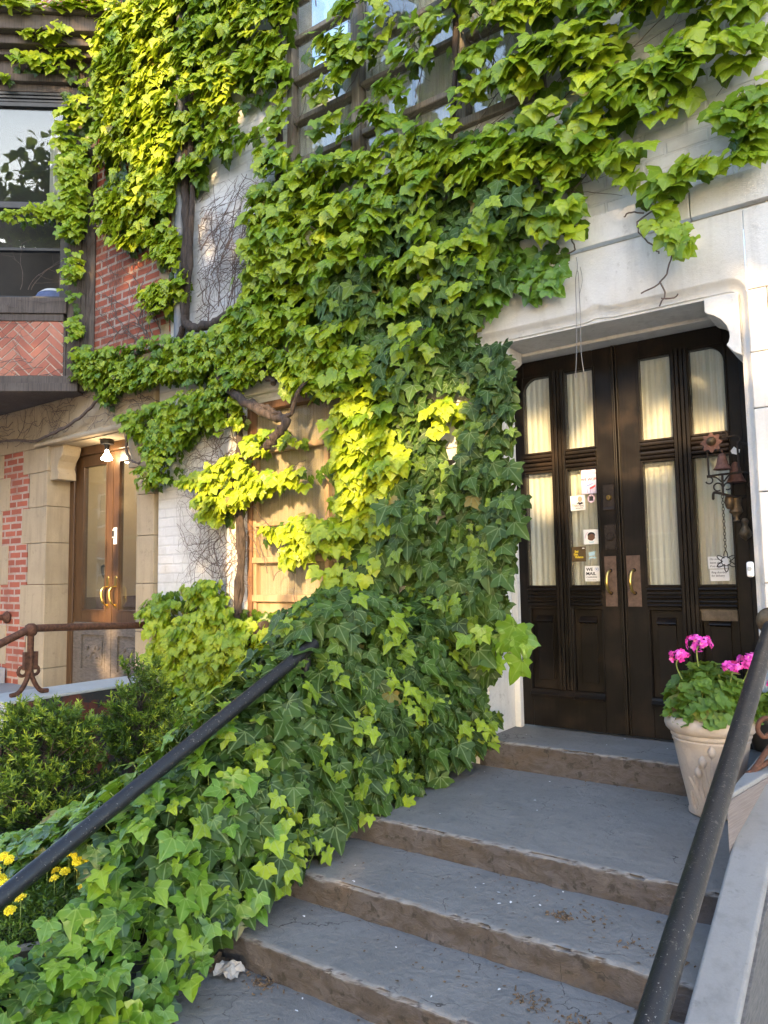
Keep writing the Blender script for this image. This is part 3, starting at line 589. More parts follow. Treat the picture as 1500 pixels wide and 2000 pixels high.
b = MB(); b.lathe([(.0001,.025),(.014,.022),(.023,.01),(.025,0)], 20, (-.86, by-.02, 1.655), 'Y'); obj('flower_boss', b, 'bronze', t, smooth=True)
b = MB(); b.lathe([(.012,.05),(.030,.045),(.026,.0),(.034,-.035),(.020,-.05),(.012,-.07),(.018,-.085),(.0001,-.09)], 18, (-.775,-.09,1.31)); b.lathe([(.02,.03),(.026,.0),(.02,-.03),(.012,-.04)], 14, (-.80,-.12,1.33)); obj('clapper', b, 'bronze', t, smooth=True)
b = MB(); b.lathe([(.010,.07),(.020,.055),(.013,.03),(.028,.0),(.033,-.012),(.026,-.03),(.008,-.045),(.0001,-.05)], 18, (-.737,-.08,1.17)); obj('bell', b, 'bronze', t, smooth=True)
b = MB(); b.prism([(-.778,1.60),(-.76,1.622),(-.745,1.607),(-.732,1.604),(-.735,1.588),(-.75,1.578),(-.772,1.586)], -.135, -.13); obj('scrap', b, 'paper', t)
b = MB(); zc = 1.355; k = 0
while zc > 1.062:
    pts = [(-.823+.0065*math.cos(R(a))*(1 if k % 2 == 0 else .15), by+.0065*math.cos(R(a))*(0 if k % 2 == 0 else 1), zc+.0105*math.sin(R(a))) for a in range(0, 361, 60)]
    b.tube(pts, .0016, 4, cap=False); zc -= .0165; k += 1
obj('chain', b, 'iron_dark', t, smooth=True)
b = MB()
pts = []
for i in range(73):
    a = R(i*5); rr = .034+.016*math.cos(6*a); tw = a+.25*math.sin(6*a)
    pts.append((-.823+rr*math.cos(a+R(90)), by+.003*math.sin(12*a), 1.012+1.1*rr*math.sin(a+R(90))))
b.tube(pts, .0026, 6); b.tube(loop(-.823,1.012,.024,by,0,360,28), .0022, 5)
obj('wire_atom', b, 'iron_dark', t, smooth=True)
# thin wires hanging from the lintel in front of the doors
b = MB(); b.tube(smoothpath([(-1.46,-.47,2.74),(-1.452,-.478,2.68),(-1.468,-.475,2.60),(-1.47,-.474,2.44),(-1.478,-.474,2.20),(-1.49,-.474,2.05)], 5), .0022, 4); b.tube(smoothpath([(-1.455,-.472,2.66),(-1.449,-.476,2.62),(-1.448,-.474,2.40),(-1.452,-.474,2.20),(-1.44,-.474,2.06)], 5), .0022, 4); b.tube(smoothpath([(-1.44,-.468,2.68),(-1.43,-.47,2.60),(-1.45,-.47,2.52)], 5), .0015, 4)
tag(obj('hanging_wire', b, 'wire'), 'pair of thin grey wires dangling from the stone lintel over the left door', 'wire')
# ---------------------------------------------------------------- red brick house with stone trim
brick_house = thing('brick_house', 'red brick house with sandstone trim, an oak double door and a dark timber bay', 'house', (-6.2, 0, 0))
bf = -.44
b = MB()
b.box(-6.32, -5.086, bf, -.1, 2.93, 9.0); b.box(-12, -6.325, bf, -.1, 6.2, 9.0); b.box(-12, -10, bf, -.1, 2.93, 6.2); b.box(-12, -7.302, bf, -.1, -.75, 2.30)
obj('wall', b, 'red_brick', brick_house)
s = MB()
for x0, x1 in ((-9.4, -8.0), (-7.995, -6.72), (-6.715, -5.95), (-5.945, -5.262)): s.box(x0, x1, bf-.005, -.1, 2.302, 2.84)
s.box(-12, -5.262, bf-.045, -.1, 2.842, 2.925)
zs = [-.75, -.3, .12, .52, .93, 1.34, 1.70, 2.05, 2.30]
for i, (a, c) in enumerate(zip(zs[:-1], zs[1:])):
    s.box(-7.30-(.10 if i % 2 else -.03), -7.0, bf-.008, -.1, a+.002, c-.002); s.box(-6.998, -6.921, bf-.02, -.1, a+.002, c-.002)
    s.box(-5.50, -5.262, bf-.006, -.1, a+.002, c-.002); s.box(-8.6, -7.66-(.14 if i % 2 else 0), bf-.008, -.11, a+.002, c-.002)
    s.box(-5.13-(.0 if i % 2 else .07), -5.088, bf-.006, -.2, 2.93+i*.23, 2.93+(i+1)*.23-.003)
s.prism_x([(bf-.006, 2.30), (bf-.055, 2.302), (bf-.06, 2.325), (bf-.02, 2.365), (bf-.006, 2.368)], -7.12, -5.62)
obj('stone_trim', s, 'sandstone', brick_house, .006)
cb = MB(); pl = [(-6.92,2.29),(-6.70,2.29),(-6.695,2.255),(-6.72,2.19),(-6.775,2.135),(-6.80,2.07),(-6.775,2.02),(-6.77,1.955),(-6.92,1.955)]
cb.prism(pl, bf+.01, -.24); obj('corbel', cb, 'sandstone', brick_house, .006); cb = MB(); cb.prism([(-12.42-x, z) for x, z in pl], bf+.01, -.24); obj('corbel', cb, 'sandstone', brick_house, .006)
s = MB(); s.box(-6.95, -6.921, -.435, -.1, -.06, 2.3) if False else None; s.box(-6.92, -5.50, -.43, -.1, 2.292, 2.4); obj('soffit', s, 'sandstone', brick_house, .004); s = MB(); s.box(-7.2, -5.3, -.43, .3, -.20, -.062); obj('threshold', s, 'sandstone', brick_house, .004)
# oak double door
fr = MB(); fr.box(-6.92, -6.84, -.22, -.13, -.06, 2.29); fr.box(-5.58, -5.50, -.22, -.13, -.06, 2.29); fr.box(-6.84, -5.58, -.22, -.13, 2.205, 2.29); obj('door_frame', fr, 'oak', brick_house, .01)
for x0, x1, hx in ((-6.838, -6.216, -6.275), (-6.206, -5.582, -6.147)):
    d = MB(); s0, s1 = x0+.135 if x0 < -6.5 else x0+.09, x1-.09 if x0 < -6.5 else x1-.135
    d.box(x0, s0, -.20, -.15, .56, 2.20); d.box(s1, x1, -.20, -.15, .56, 2.20); d.box(s0, s1, -.20, -.15, 2.10, 2.20); d.box(s0, s1, -.20, -.15, .56, .67)
    d.box(s0, s0+.014, -.207, -.155, .67, 2.10); d.box(s1-.014, s1, -.207, -.155, .67, 2.10); d.box(s0+.014, s1-.014, -.207, -.155, 2.086, 2.10); d.box(s0+.014, s1-.014, -.207, -.155, .67, .684)
    leaf = obj('door_leaf', d, 'oak', brick_house, .004)
    k = MB(); k.box(x0, s0, -.20, -.15, -.05, .558); k.box(s1, x1, -.20, -.15, -.05, .558); k.box(s0, s1, -.20, -.15, .45, .558); k.box(s0, s1, -.20, -.15, -.05, .10); k.box(s0, s1, -.185, -.155, .10, .45)
    k.box(s0, s0+.012, -.206, -.185, .10, .45); k.box(s1-.012, s1, -.206, -.185, .10, .45); k.box(s0+.012, s1-.012, -.206, -.185, .438, .45); k.box(s0+.012, s1-.012, -.206, -.185, .10, .112)
    cx = (s0+s1)/2; k.box(cx-.14, cx+.14, -.195, -.1855, .16, .40)
    k.lathe([(.0001,.02),(.03,.017),(.045,.0)], 18, (cx, -.195, .30), 'Y')
    for sg in (-1, 1):
        k.tube(smoothpath([(cx+sg*.03,-.195,.30),(cx+sg*.06,-.20,.34),(cx+sg*.09,-.20,.30),(cx+sg*.12,-.195,.33)], 4), .010, 6); k.tube(smoothpath([(cx+sg*.02,-.195,.26),(cx+sg*.05,-.20,.22),(cx+sg*.09,-.20,.24),(cx+sg*.12,-.195,.21)], 4), .009, 6)
    obj('lower_panel', k, 'oak_worn', leaf, .003)
    p = MB(); p.box(s0+.0145, s1-.0145, -.18, -.175, .685, 2.085); obj('glass_pane', p, 'glass', leaf)
    h = MB(); h.lathe([(.0001,.006),(.016,.005),(.02,0)], 16, (hx,-.20,.985), 'Y'); h.prism([(hx-.02,.90),(hx+.02,.90),(hx+.022,.97),(hx,.995),(hx-.022,.97)], -.206, -.2); h.prism([(hx-.015,.70),(hx+.015,.70),(hx+.018,.74),(hx-.018,.74)], -.206, -.2)
    h.tube(smoothpath([(hx,-.205,.90),(hx,-.24,.895),(hx-.008,-.262,.86),(hx-.005,-.262,.80),(hx+.004,-.245,.745),(hx,-.206,.725)], 5), [.008]*5+[.013]*15+[.008]*6, 10); obj('handle', h, 'brass', leaf, smooth=True)
    if x0 > -6.5:
        p = MB(); p.box(-6.19, -6.135, -.206, -.2, 1.30, 1.46); p.box(-6.18, -6.145, -.225, -.2065, 1.36, 1.44); obj('keypad', p, 'plastic_white', leaf, .003)
        p = MB(); p.box(-6.176, -6.149, -.2275, -.2255, 1.372, 1.43); obj('keypad_face', p, 'ink', leaf)
ih = MB(); ih.box(-7.4, -5.0, 1.9, 1.95, .78, 2.6); ih.box(-7.4, -7.35, -.1, 1.9, .78, 2.6); ih.box(-5.0, -4.95, -.1, 1.9, .78, 2.6); ih.box(-7.4, -5.0, -.1, 1.9, 2.6, 2.65); obj('hall_wall', ih, 'interior', brick_house)
ih = MB(); ih.box(-7.4, -5.0, 1.88, 1.95, -.1, .78); ih.box(-7.4, -7.34, -.1, 1.88, -.1, .78); ih.box(-5.01, -4.95, -.1, 1.88, -.1, .78); ih.box(-7.4, -5.0, -.1, 1.9, -.12, -.1); obj('hall_wainscot', ih, 'wainscot', brick_house)
t = thing('ceiling_lamp', 'lit round ceiling lamp seen through the oak door glass', 'lamp', (-6.55, .9, 2.58))
p = MB(); p.lathe([(.10,.0),(.12,-.02),(.12,-.03)], 24, (-6.55, .9, 2.60)); obj('base', p, 'brass', t, smooth=True)
p = MB(); p.lathe([(.115,-.03),(.10,-.07),(.05,-.10),(.0001,-.105)], 24, (-6.55, .9, 2.60)); obj('shade', p, 'lamp_shade', t, smooth=True)
t = thing('shovel', 'shovel with black D grip and red shaft leaning behind the oak door glass', 'shovel', (-6.72, .1, -.1))
p = MB(); gx, gy, gz = -6.79, .12, 1.02
p.tube(smoothpath([(gx,gy,gz-.05),(gx-.05,gy,gz+.01),(gx-.06,gy,gz+.085),(gx,gy,gz+.09),(gx+.06,gy,gz+.085),(gx+.05,gy,gz+.01),(gx,gy,gz-.05)], 5), .014, 8); p.tube([(gx,gy,gz-.14),(gx,gy,gz-.03)], .02, 8); obj('grip', p, 'plaque', t, smooth=True)
p = MB(); p.tube([(gx,gy,gz-.12),(gx+.01,gy-.03,.35)], .016, 8); obj('shaft', p, simple('red_shaft', (.25,.03,.025), .5, bump=0), t, smooth=True)
p = MB(); p.prism([(gx-.10,.36),(gx+.12,.36),(gx+.13,.05),(gx+.01,-.07),(gx-.11,.05)], gy-.04, gy-.034); obj('blade', p, 'iron_dark', t)
# porch bulb
t = thing('porch_lamp', 'lit bare bulb in a black socket under the sandstone lintel', 'lamp', (-6.17,-.30,2.29))
p = MB(); p.lathe([(.06,.0),(.065,-.02),(.06,-.045),(.03,-.05),(.022,-.075),(.024,-.10)], 18, (-6.172,-.30,2.293)); obj('socket', p, 'plaque', t, smooth=True)
p = MB(); p.lathe([(.014,.0),(.018,-.025),(.036,-.055),(.052,-.08),(.05,-.092),(.03,-.10),(.0001,-.102)], 20, (-6.172,-.30,2.193)); obj('bulb', p, 'bulb', t, smooth=True)
# canted timber bay
BA = R(40); BO = (-6.19, -.44); BD = (-math.cos(BA), -math.sin(BA)); BN = (math.sin(BA), -math.cos(BA))
def T(t, d, z): return (BO[0]+BD[0]*t+BN[0]*d, BO[1]+BD[1]*t+BN[1]*d, z)
class TB(MB):
    def map(s): s.v = [T(*p) for p in s.v]; return s
def tb(*boxes):
    m_ = TB()
    for q in boxes: m_.box(*q)
    return m_.map()
TE = 2.2
bay = obj('bay_window', tb((-.02,.20,-.25,.0,2.80,6.0),(.20,.262,-.2,-.012,2.87,5.75),(.262,TE,-.2,.012,3.48,3.635),(.20,TE,-.2,.03,2.80,2.875),(.13,TE,-.2,.055,2.72,2.80),(.262,TE,-.2,-.02,5.70,5.775),(.20,TE,-.2,.03,5.775,5.85),(.20,TE,-.2,.0,5.85,6.0),
    (.0,.05,-.001,.018,2.9,5.9),(.085,.10,-.001,.012,2.9,5.9),(.13,.185,-.001,.016,2.9,5.9),(.264,.29,-.2,-.01,2.876,3.41),(.29,TE,-.2,-.004,3.41,3.479)), 'old_wood', brick_house, .006, weld=True)
obj('cornice', tb((-.10,TE,-.3,.08,6.0,6.06),(-.14,TE,-.3,.16,6.06,6.15),(-.18,TE,-.3,.24,6.15,6.30),(-.20,TE,-.3,.28,6.30,6.34)), 'old_wood', bay, .01, weld=True)
obj('soffit', (lambda m_: (m_.prism_z([T(.13,.0,0)[:2], T(TE,.0,0)[:2], (-10,-1.85), (-10,-.46), (-6.25,-.46)], 2.735, 2.795), m_)[1])(MB()), 'old_wood', bay, weld=True)
obj('window_frame', tb((.262,.30,-.12,-.03,3.635,5.70),(.30,.348,-.10,-.04,3.66,5.60),(.30,TE,-.10,-.04,3.636,3.665),(.348,TE,-.10,-.045,4.535,4.60),(.348,TE,-.10,-.05,4.115,4.145),(.348,TE,-.10,-.04,5.56,5.60),(.30,TE,-.11,-.035,5.605,5.63),(.30,TE,-.11,-.03,5.64,5.665),(.30,TE,-.11,-.025,5.672,5.699)), 'dark_frame', bay, .003, weld=True)
obj('glass_pane', tb((.348,TE,-.075,-.07,4.60,5.56)), 'glass_bay', bay, weld=True); obj('glass_pane', tb((.348,TE,-.085,-.08,4.145,4.535)), 'glass_bay', bay, weld=True)
m_ = TB(); m_.v, m_.f = [], []; pm = pleats(.352, .50, 4.60, 5.42, -.16, .010, .05, seed=9); m_.v = [(x, y, z) for x, y, z in pm.v]; m_.f = pm.f
obj('curtain', m_.map(), 'curtain', bay, smooth=True)
obj('room', tb((-.2,TE,-1.8,-1.75,3.4,6.2),(-.2,TE,-1.75,-.2,3.60,3.63),(.262,TE,-1.75,-.2,5.86,5.9),(-.15,.2,-1.75,-.26,3.63,5.86)), 'interior_dark', bay, weld=True)
# herringbone panel of real bricks
def clip(poly, x0, x1, z0, z1):
    for ax, lim, sg in ((0,x0,1),(0,x1,-1),(1,z0,1),(1,z1,-1)):
        out = []
        for i in range(len(poly)):
            p, q = poly[i], poly[(i+1) % len(poly)]; dp, dq = sg*(p[ax]-lim), sg*(q[ax]-lim)
            if dp >= 0: out.append(p)
            if dp*dq < 0:
                k = dp/(dp-dq); out.append((p[0]+(q[0]-p[0])*k, p[1]+(q[1]-p[1])*k))
        poly = out
        if len(poly) < 3: return []
    return poly
hb = TB(); bl, bwd, gp = .21, .0675, .0115
c45 = math.sqrt(.5)
for i in range(-30, 40):
    for j in range(-12, 16):
        for k in (0, 1):
            ox, oz = i*bwd+j*bl+ (0 if k == 0 else 0), i*bwd-j*bl
            # two bricks of an L: one horizontal, one vertical
            if k == 0: q = [(ox, oz), (ox+bl-gp, oz), (ox+bl-gp, oz+bwd-gp), (ox, oz+bwd-gp)]
            else: q = [(ox, oz+bwd), (ox+bwd-gp, oz+bwd), (ox+bwd-gp, oz+bwd+bl-gp), (ox, oz+bwd+bl-gp)]
            r_ = [((x-z)*c45+.9, (x+z)*c45+3.1) for x, z in q]
            r_ = clip(r_, .291, 1.6, 2.877, 3.409)
            if len(r_) >= 3:
                n_ = len(r_); jd = random.uniform(-.002, .002)
                vs = [(x, -.014+jd, z) for x, z in r_]+[(x, -.03, z) for x, z in r_]
                hb.add(vs, [tuple(range(n_))]+[(a, a+n_, (a+1) % n_+n_, (a+1) % n_) for a in range(n_)])
def flatbrick():
    m = NT('herringbone_brick'); geo = m.n('NewGeometry'); n1 = m.noise(30, 6, .65)
    c = m.ramp(geo.outputs['Random Per Island'], [(0., (.36,.11,.07)), (.5, (.50,.17,.11)), (1., (.56,.23,.15))]); c = m.mix(m.math('MULTIPLY', m.math('SUBTRACT', n1, .3), .6), c, (.2,.08,.05))
    m.l(c, m.b.inputs['Base Color']); m.b.inputs['Roughness'].default_value = .85; m.bump(n1, .4, .006); return m.m
obj('herringbone_bricks', hb.map(), flatbrick(), bay, weld=False)
obj('herringbone_mortar', tb((.29,TE,-.2,-.022,2.876,3.41)), simple('mortar', (.56,.47,.39), .9), bay, weld=True)
t = thing('cushion', 'blue rounded cushion with a pale band inside the bay window', 'cushion', T(.5,-.35,3.63))
p = MB(); cx, cy, _ = T(.50,-.36,0); p.lathe([(.20,.0),(.21,.03),(.20,.09),(.165,.15),(.11,.19),(.05,.205),(.0001,.208)], 28, (cx, cy, 3.632)); obj('pad', p, 'blue_cloth', t, smooth=True)
p = MB(); p.lathe([(.165,.152),(.118,.190),(.112,.192),(.158,.148)], 28, (cx, cy, 3.634)); obj('band', p, 'paper', t, smooth=True)
# drainpipe between the two houses
t = thing('downpipe', 'grey metal downpipe at the joint of the red brick and white houses', 'pipe', (-4.90,-.49,2.7))
p = MB(); p.tube([(-4.905,-.475,2.87),(-4.905,-.475,9.0)], .048, 14); obj('pipe', p, 'downpipe', t, smooth=True)
for z in (3.3, 4.6, 5.9):
    p = MB(); p.lathe([(.05,-.02),(.056,-.02),(.056,.02),(.05,.02)], 14, (-4.905,-.475,z)); p.box(-4.975,-4.835,-.44,-.425,z-.02,z+.02); obj('bracket', p, 'downpipe', t)
# neighbour's stoop
def paintwall():
    m = NT('peeling_dark_paint'); n = m.noise(4.5, 7, .7); z = m.n('SeparateXYZ'); m.l(m.coord(), z.inputs[0])
    c = m.mix(m.ramp(n, [(.50, (0,0,0)), (.56, (1,1,1))]), (.032,.032,.033), (.13,.035,.022)); c = m.mix(m.ramp(m.noise(18, 5, .7), [(.5, (0,0,0)), (.7, (.6,.6,.6))]), c, (.045,.042,.035))
    m.l(c, m.b.inputs['Base Color']); m.b.inputs['Roughness'].default_value = .75; m.bump(n, .3, .006); return m.m
M['peel'] = paintwall()
t = thing('side_stoop', "neighbour's stone stoop with a pale cap slab and a dark painted side wall", 'stoop', (-6.2,-1.2,-.75))
p = MB(); p.box(-5.56,-5.15,-1.70,-.46,-.75,.118); p.prism_x([(-1.745,-.05),(-3.6,-.66),(-3.6,-.75),(-1.745,-.75)], -5.55, -5.152); obj('cheek_wall', p, 'peel', t, .006)
p = MB(); p.box(-5.57,-5.145,-1.745,-.455,.12,.142); p.box(-5.565,-5.148,-1.742,-1.702,-.045,.119); obj('cap_slab', p, 'cap_stone', t, .005)
p = MB(); p.box(-8.1,-7.62,-1.7,-.46,-.75,.09); obj('cheek_block', p, 'cap_stone', t, .01)
p = MB(); p.box(-7.615,-5.565,-1.4,-.20,-.75,-.063); p.box(-7.615,-5.565,-1.75,-1.402,-.75,-.24); p.box(-7.615,-5.565,-2.1,-1.752,-.75,-.42); obj('landing', p, 'tread', t, .01)
def rusty(name, label, x, pts, post=None):
    t = thing(name, label, 'handrail', (x, pts[0][1], pts[0][2]-.45)); p = MB(); p.tube(pts, .028, 12)
    obj('rail', p, 'rust', t, smooth=True)
    p = MB(); p.lathe([(.06,.0),(.065,.012),(.055,.03),(.035,.045),(.03,.06)], 18, (x, -.452, pts[-1][2]), 'Y'); obj('flange', p, 'rust', t, smooth=True)
    if post:
        y, z0, z1 = post; p = MB(); p.tube([(x,y,z0+.16),(x,y,z1)], .024, 8); p.lathe([(.03,-.045),(.042,-.03),(.046,0),(.042,.03),(.02,.045)], 14, (x,y,z1))
        p.box(x-.018,x+.018,y-.05,y+.05,z0+.18,z0+.31)
        for sg in (-1, 1):
            p.tube(smoothpath([(x,y,z0+.22),(x,y+sg*.02,z0+.12),(x,y+sg*.075,z0+.03),(x,y+sg*.14,z0+.012)], 5), .018, 8)
            p.tube([(x-.02, y+sg*.045+.032*math.cos(R(a)), z0+.17+.032*math.sin(R(a))) for a in range(0,361,30)], .013, 6)
        obj('post', p, 'rust', t, smooth=True)
    return t
rusty('handrail', 'rusty iron handrail with a scroll-footed post on the pale cap slab', -5.30, smoothpath([(-5.3,-2.7,.10),(-5.3,-2.0,.40),(-5.3,-1.62,.562),(-5.3,-1.48,.612),(-5.3,-1.30,.615),(-5.3,-.455,.58)], 5), (-1.48,.142,.612))
rusty('handrail', 'short rusty handrail ending in a flange on the brick wall at the left edge', -7.62, [(-7.62,-1.9,.615),(-7.62,-1.2,.615),(-7.62,-.455,.60)])
# ---------------------------------------------------------------- own stoop
stoop = thing('stoop', 'wide grey painted stone stoop with worn brown risers climbing to the black doors', 'stairs', (-1.45,-1.6,-.75))
def step(x0, x1, y0, y1, z0, z1, seed):
    p = MB(); noisy_slab(p, x0, x1, y0, y1, z0, z1, .014, .006, .016, seed)
    p.add([(x0,y0+.02,z0),(x1,y0+.02,z0),(x1,y1,z0),(x0,y1,z0),(x0,y1,z1),(x1,y1,z1)], [(0,3,2,1),(3,4,5,2)])
    return obj('step', p, 'tread', stoop, smooth=True)
step(-2.164,-.30,-.468,.06,-.19,0.,1); step(-2.62,-.605,-1.57,-.30,-.32,-.15,2); step(-2.62,-.605,-2.0,-1.42,-.43,-.265,3); step(-2.62,-.605,-2.36,-1.85,-.54,-.38,4); step(-2.62,-.605,-2.74,-2.2,-.66,-.495,5); step(-2.62,-.605,-3.12,-2.6,-.76,-.61,6)
t = thing('cheek_wall', 'grey stone cheek wall sloping down the right side of the stoop', 'wall', (-.57,-1.9,-.75))
zc = lambda y: -.033+.36*(y+1.53)
p = MB(); p.prism_x([(-.46,zc(-1.1)),(-1.1,zc(-1.1)),(-3.6,zc(-3.6)),(-3.6,-.95),(-.46,-.95)], -.604, -.472); obj('sloping_slab', p, 'cheek', t, .012, seg=3)
p = MB(); p.prism_x([(-.47,zc(-1.1)-.02),(-1.1,zc(-1.1)-.02),(-3.6,zc(-3.6)-.02),(-3.6,-.95),(-.47,-.95)], -.4725, -.464); obj('side_face', p, 'cheek_side_shade', t)
BP = [(-.612,-1.47),(-.606,-1.50),(-.54,-1.09),(-.44,-.6),(-.42,-.47),(-.612,-.47)]
def block_mat():
    m = NT('combed_brownstone'); co = m.coord(); f = m.noise(3., 3, .6, m.scaled(co, (2,2,75))); n = m.noise(6, 6, .65)
    c = m.mix(m.ramp(f, [(.4, (0,0,0)), (.62, (1,1,1))]), (.17,.143,.136), (.22,.19,.182)); z = m.n('SeparateXYZ'); m.l(co, z.inputs[0])
    e = m.math('ADD', m.math('MULTIPLY', z.outputs[2], 9.), m.math('MULTIPLY', n, 1.2)); c = m.mix(m.ramp(e, [(.05, (.9,.9,.9)), (.55, (0,0,0))]), c, (.10,.062,.035))
    m.l(c, m.b.inputs['Base Color']); m.b.inputs['Roughness'].default_value = .85; m.bump(f, .4, .004); return m.m
p = MB(); p.prism_z(BP, -.20, .142); obj('block', p, block_mat(), t, .004)
p = MB(); p.prism_z([(x-.002, y-.004) for x, y in BP], .1425, .162); obj('block_cap', p, 'cheek', t, .006)
t = tag(obj('cheek_wall', (lambda p: (p.prism_x([(-.47,-.75),(-.47,.30),(-1.6,.02),(-3.2,-.58),(-3.2,-.75)], -2.80, -2.63), p)[1])(MB()), 'garden_soil', None, .02), 'dark cheek wall buried under the ivy along the left of the stoop', 'wall')
def rail(name, label, x, ends, r, posts, flange=None):
    t = thing(name, label, 'handrail', (x, ends[0][0], ends[0][1]-.5)); p = MB(); k = 14
    pts = [(x, ends[0][0]+(ends[1][0]-ends[0][0])*i/k, ends[0][1]+(ends[1][1]-ends[0][1])*i/k) for i in range(k+1)]
    p.tube(pts, r, 20); obj('rail', p, 'rail', t, smooth=True)
    for y, zb in posts:
        zt = ends[0][1]+(ends[1][1]-ends[0][1])*(y-ends[0][0])/(ends[1][0]-ends[0][0]); p = MB(); p.tube([(x,y,zb),(x,y,zt)], r*.8, 14); obj('post', p, 'rail', t, smooth=True)
    if flange:
        y, z = flange; p = MB(); p.lathe([(.0001,-.02),(.05,-.016),(.062,.0),(.062,.03),(.05,.045),(.0001,.05)], 22, (x+.0, y, z), 'Y'); obj('collar', p, 'bronze', t, smooth=True)
rail('handrail', 'thick black painted handrail rising along the right cheek wall beside the flowerpot', -.55, [(-3.5,-.37),(-.70,.708)], .033, [(-3.3,-.75)], (-.66,.735))
rail('handrail', 'dark grey handrail sloping up through the ivy on the left of the stoop', -2.40, [(-4.0,-.40),(-1.66,.642)], .030, [(-3.3,-.75),(-1.72,-.2)])
t = thing('scroll_bracket', 'rusty iron scroll at the right edge on top of the cheek block', 'ironwork', (-.55,-1.0,.142))
p = MB(); p.tube(smoothpath([(-.60,-1.10,.15),(-.575,-1.05,.185),(-.545,-.95,.235),(-.50,-.80,.28),(-.40,-.6,.34)], 5), .012, 8); p.tube(smoothpath([(-.61,-1.12,.152),(-.56,-1.02,.178),(-.50,-.85,.20),(-.42,-.7,.22)], 5), .011, 8)
p.tube(smoothpath([(-.52,-1.05,.315),(-.545,-1.07,.30),(-.563,-1.08,.325),(-.555,-1.08,.36),(-.53,-1.07,.375),(-.49,-1.03,.37)], 5), .010, 8); p.tube([(-.49,-1.03,.37),(-.46,-.95,.20)], .010, 8); obj('scroll', p, 'rust', t, smooth=True)
# ---------------------------------------------------------------- flower pot
px_, py_, pz_ = -.832, -.672, -.148
t = thing('flower_pot', 'whitewashed clay flowerpot with a cattail relief standing on the landing', 'flowerpot', (px_,py_,pz_))
p = MB(); prof = [(.0001,0),(.105,0),(.116,.006),(.118,.018),(.112,.026),(.125,.10),(.145,.20),(.164,.30),(.171,.345),(.176,.352),(.177,.360),(.172,.365),(.180,.372),(.183,.382),(.181,.392),(.192,.398),(.203,.410),(.209,.430),(.207,.452),(.198,.466),(.186,.472),(.176,.466),(.172,.45),(.168,.43)]
prof = [(r*.96, h*.945) for r, h in prof]; p.lathe(prof, 56, (px_,py_,pz_)); obj('pot', p, 'pot', t, smooth=True)
RELIEF_TURN = -.36
def on_pot(a, h, off=0.): 
    r = .112+(h-.026)/(.345-.026)*(.171-.112)+off; r *= .96; return (px_+r*math.cos(a), py_+r*math.sin(a), pz_+h*.945)
p = MB(); a0 = math.atan2(-4.4-py_, 0-px_)-.0+RELIEF_TURN
for (d0, h0, d1, h1, bend) in ((-.22,.03,-.52,.27,.05),(-.18,.03,-.10,.25,-.05),(-.10,.03,.05,.23,.04),(-.28,.03,-.62,.22,-.06),(.02,.03,.22,.20,.05),(.05,.04,-.25,.17,-.05),(-.30,.04,.1,.13,.08),(.1,.03,.45,.19,-.06),(-.45,.03,-.68,.17,.03),(-.38,.03,-.35,.30,.03),(.15,.03,.30,.10,.06),(.22,.02,-.10,.10,.06),(.30,.02,.05,.11,-.05),(-.5,.02,-.2,.09,.05),(.36,.02,.5,.12,.03),(-.05,.02,-.42,.11,.04)):
    pts = [on_pot(a0-(d0+(d1-d0)*k/8+bend*math.sin(math.pi*k/8)), h0+(h1-h0)*k/8, .001) for k in range(9)]
    p.tube(pts, [.0105*(1-.45*k/8) for k in range(9)], 6)
for d, h in ((-.10,.275),(.06,.22),(-.36,.325)): p.tube([on_pot(a0-d, h-.03+.012*k, .003) for k in range(6)], [.005,.013,.017,.017,.013,.002], 8)
obj('cattail_relief', p, 'pot', t, smooth=True)
p = MB(); p.lathe([(.0001,.012),(.10,.008),(.168,0)], 24, (px_,py_,pz_+.405)); obj('soil', p, 'soil', t)
t2 = thing('flower_pot', 'dark plastic flowerpot half hidden behind the right handrail', 'flowerpot', (-.60,-.60,.001))
p = MB(); p.lathe([(.0001,0),(.075,0),(.095,.13),(.105,.13),(.105,.155),(.09,.155),(.085,.13)], 30, (-.60,-.56,.143)); obj('pot', p, 'plaque', t2, smooth=True)
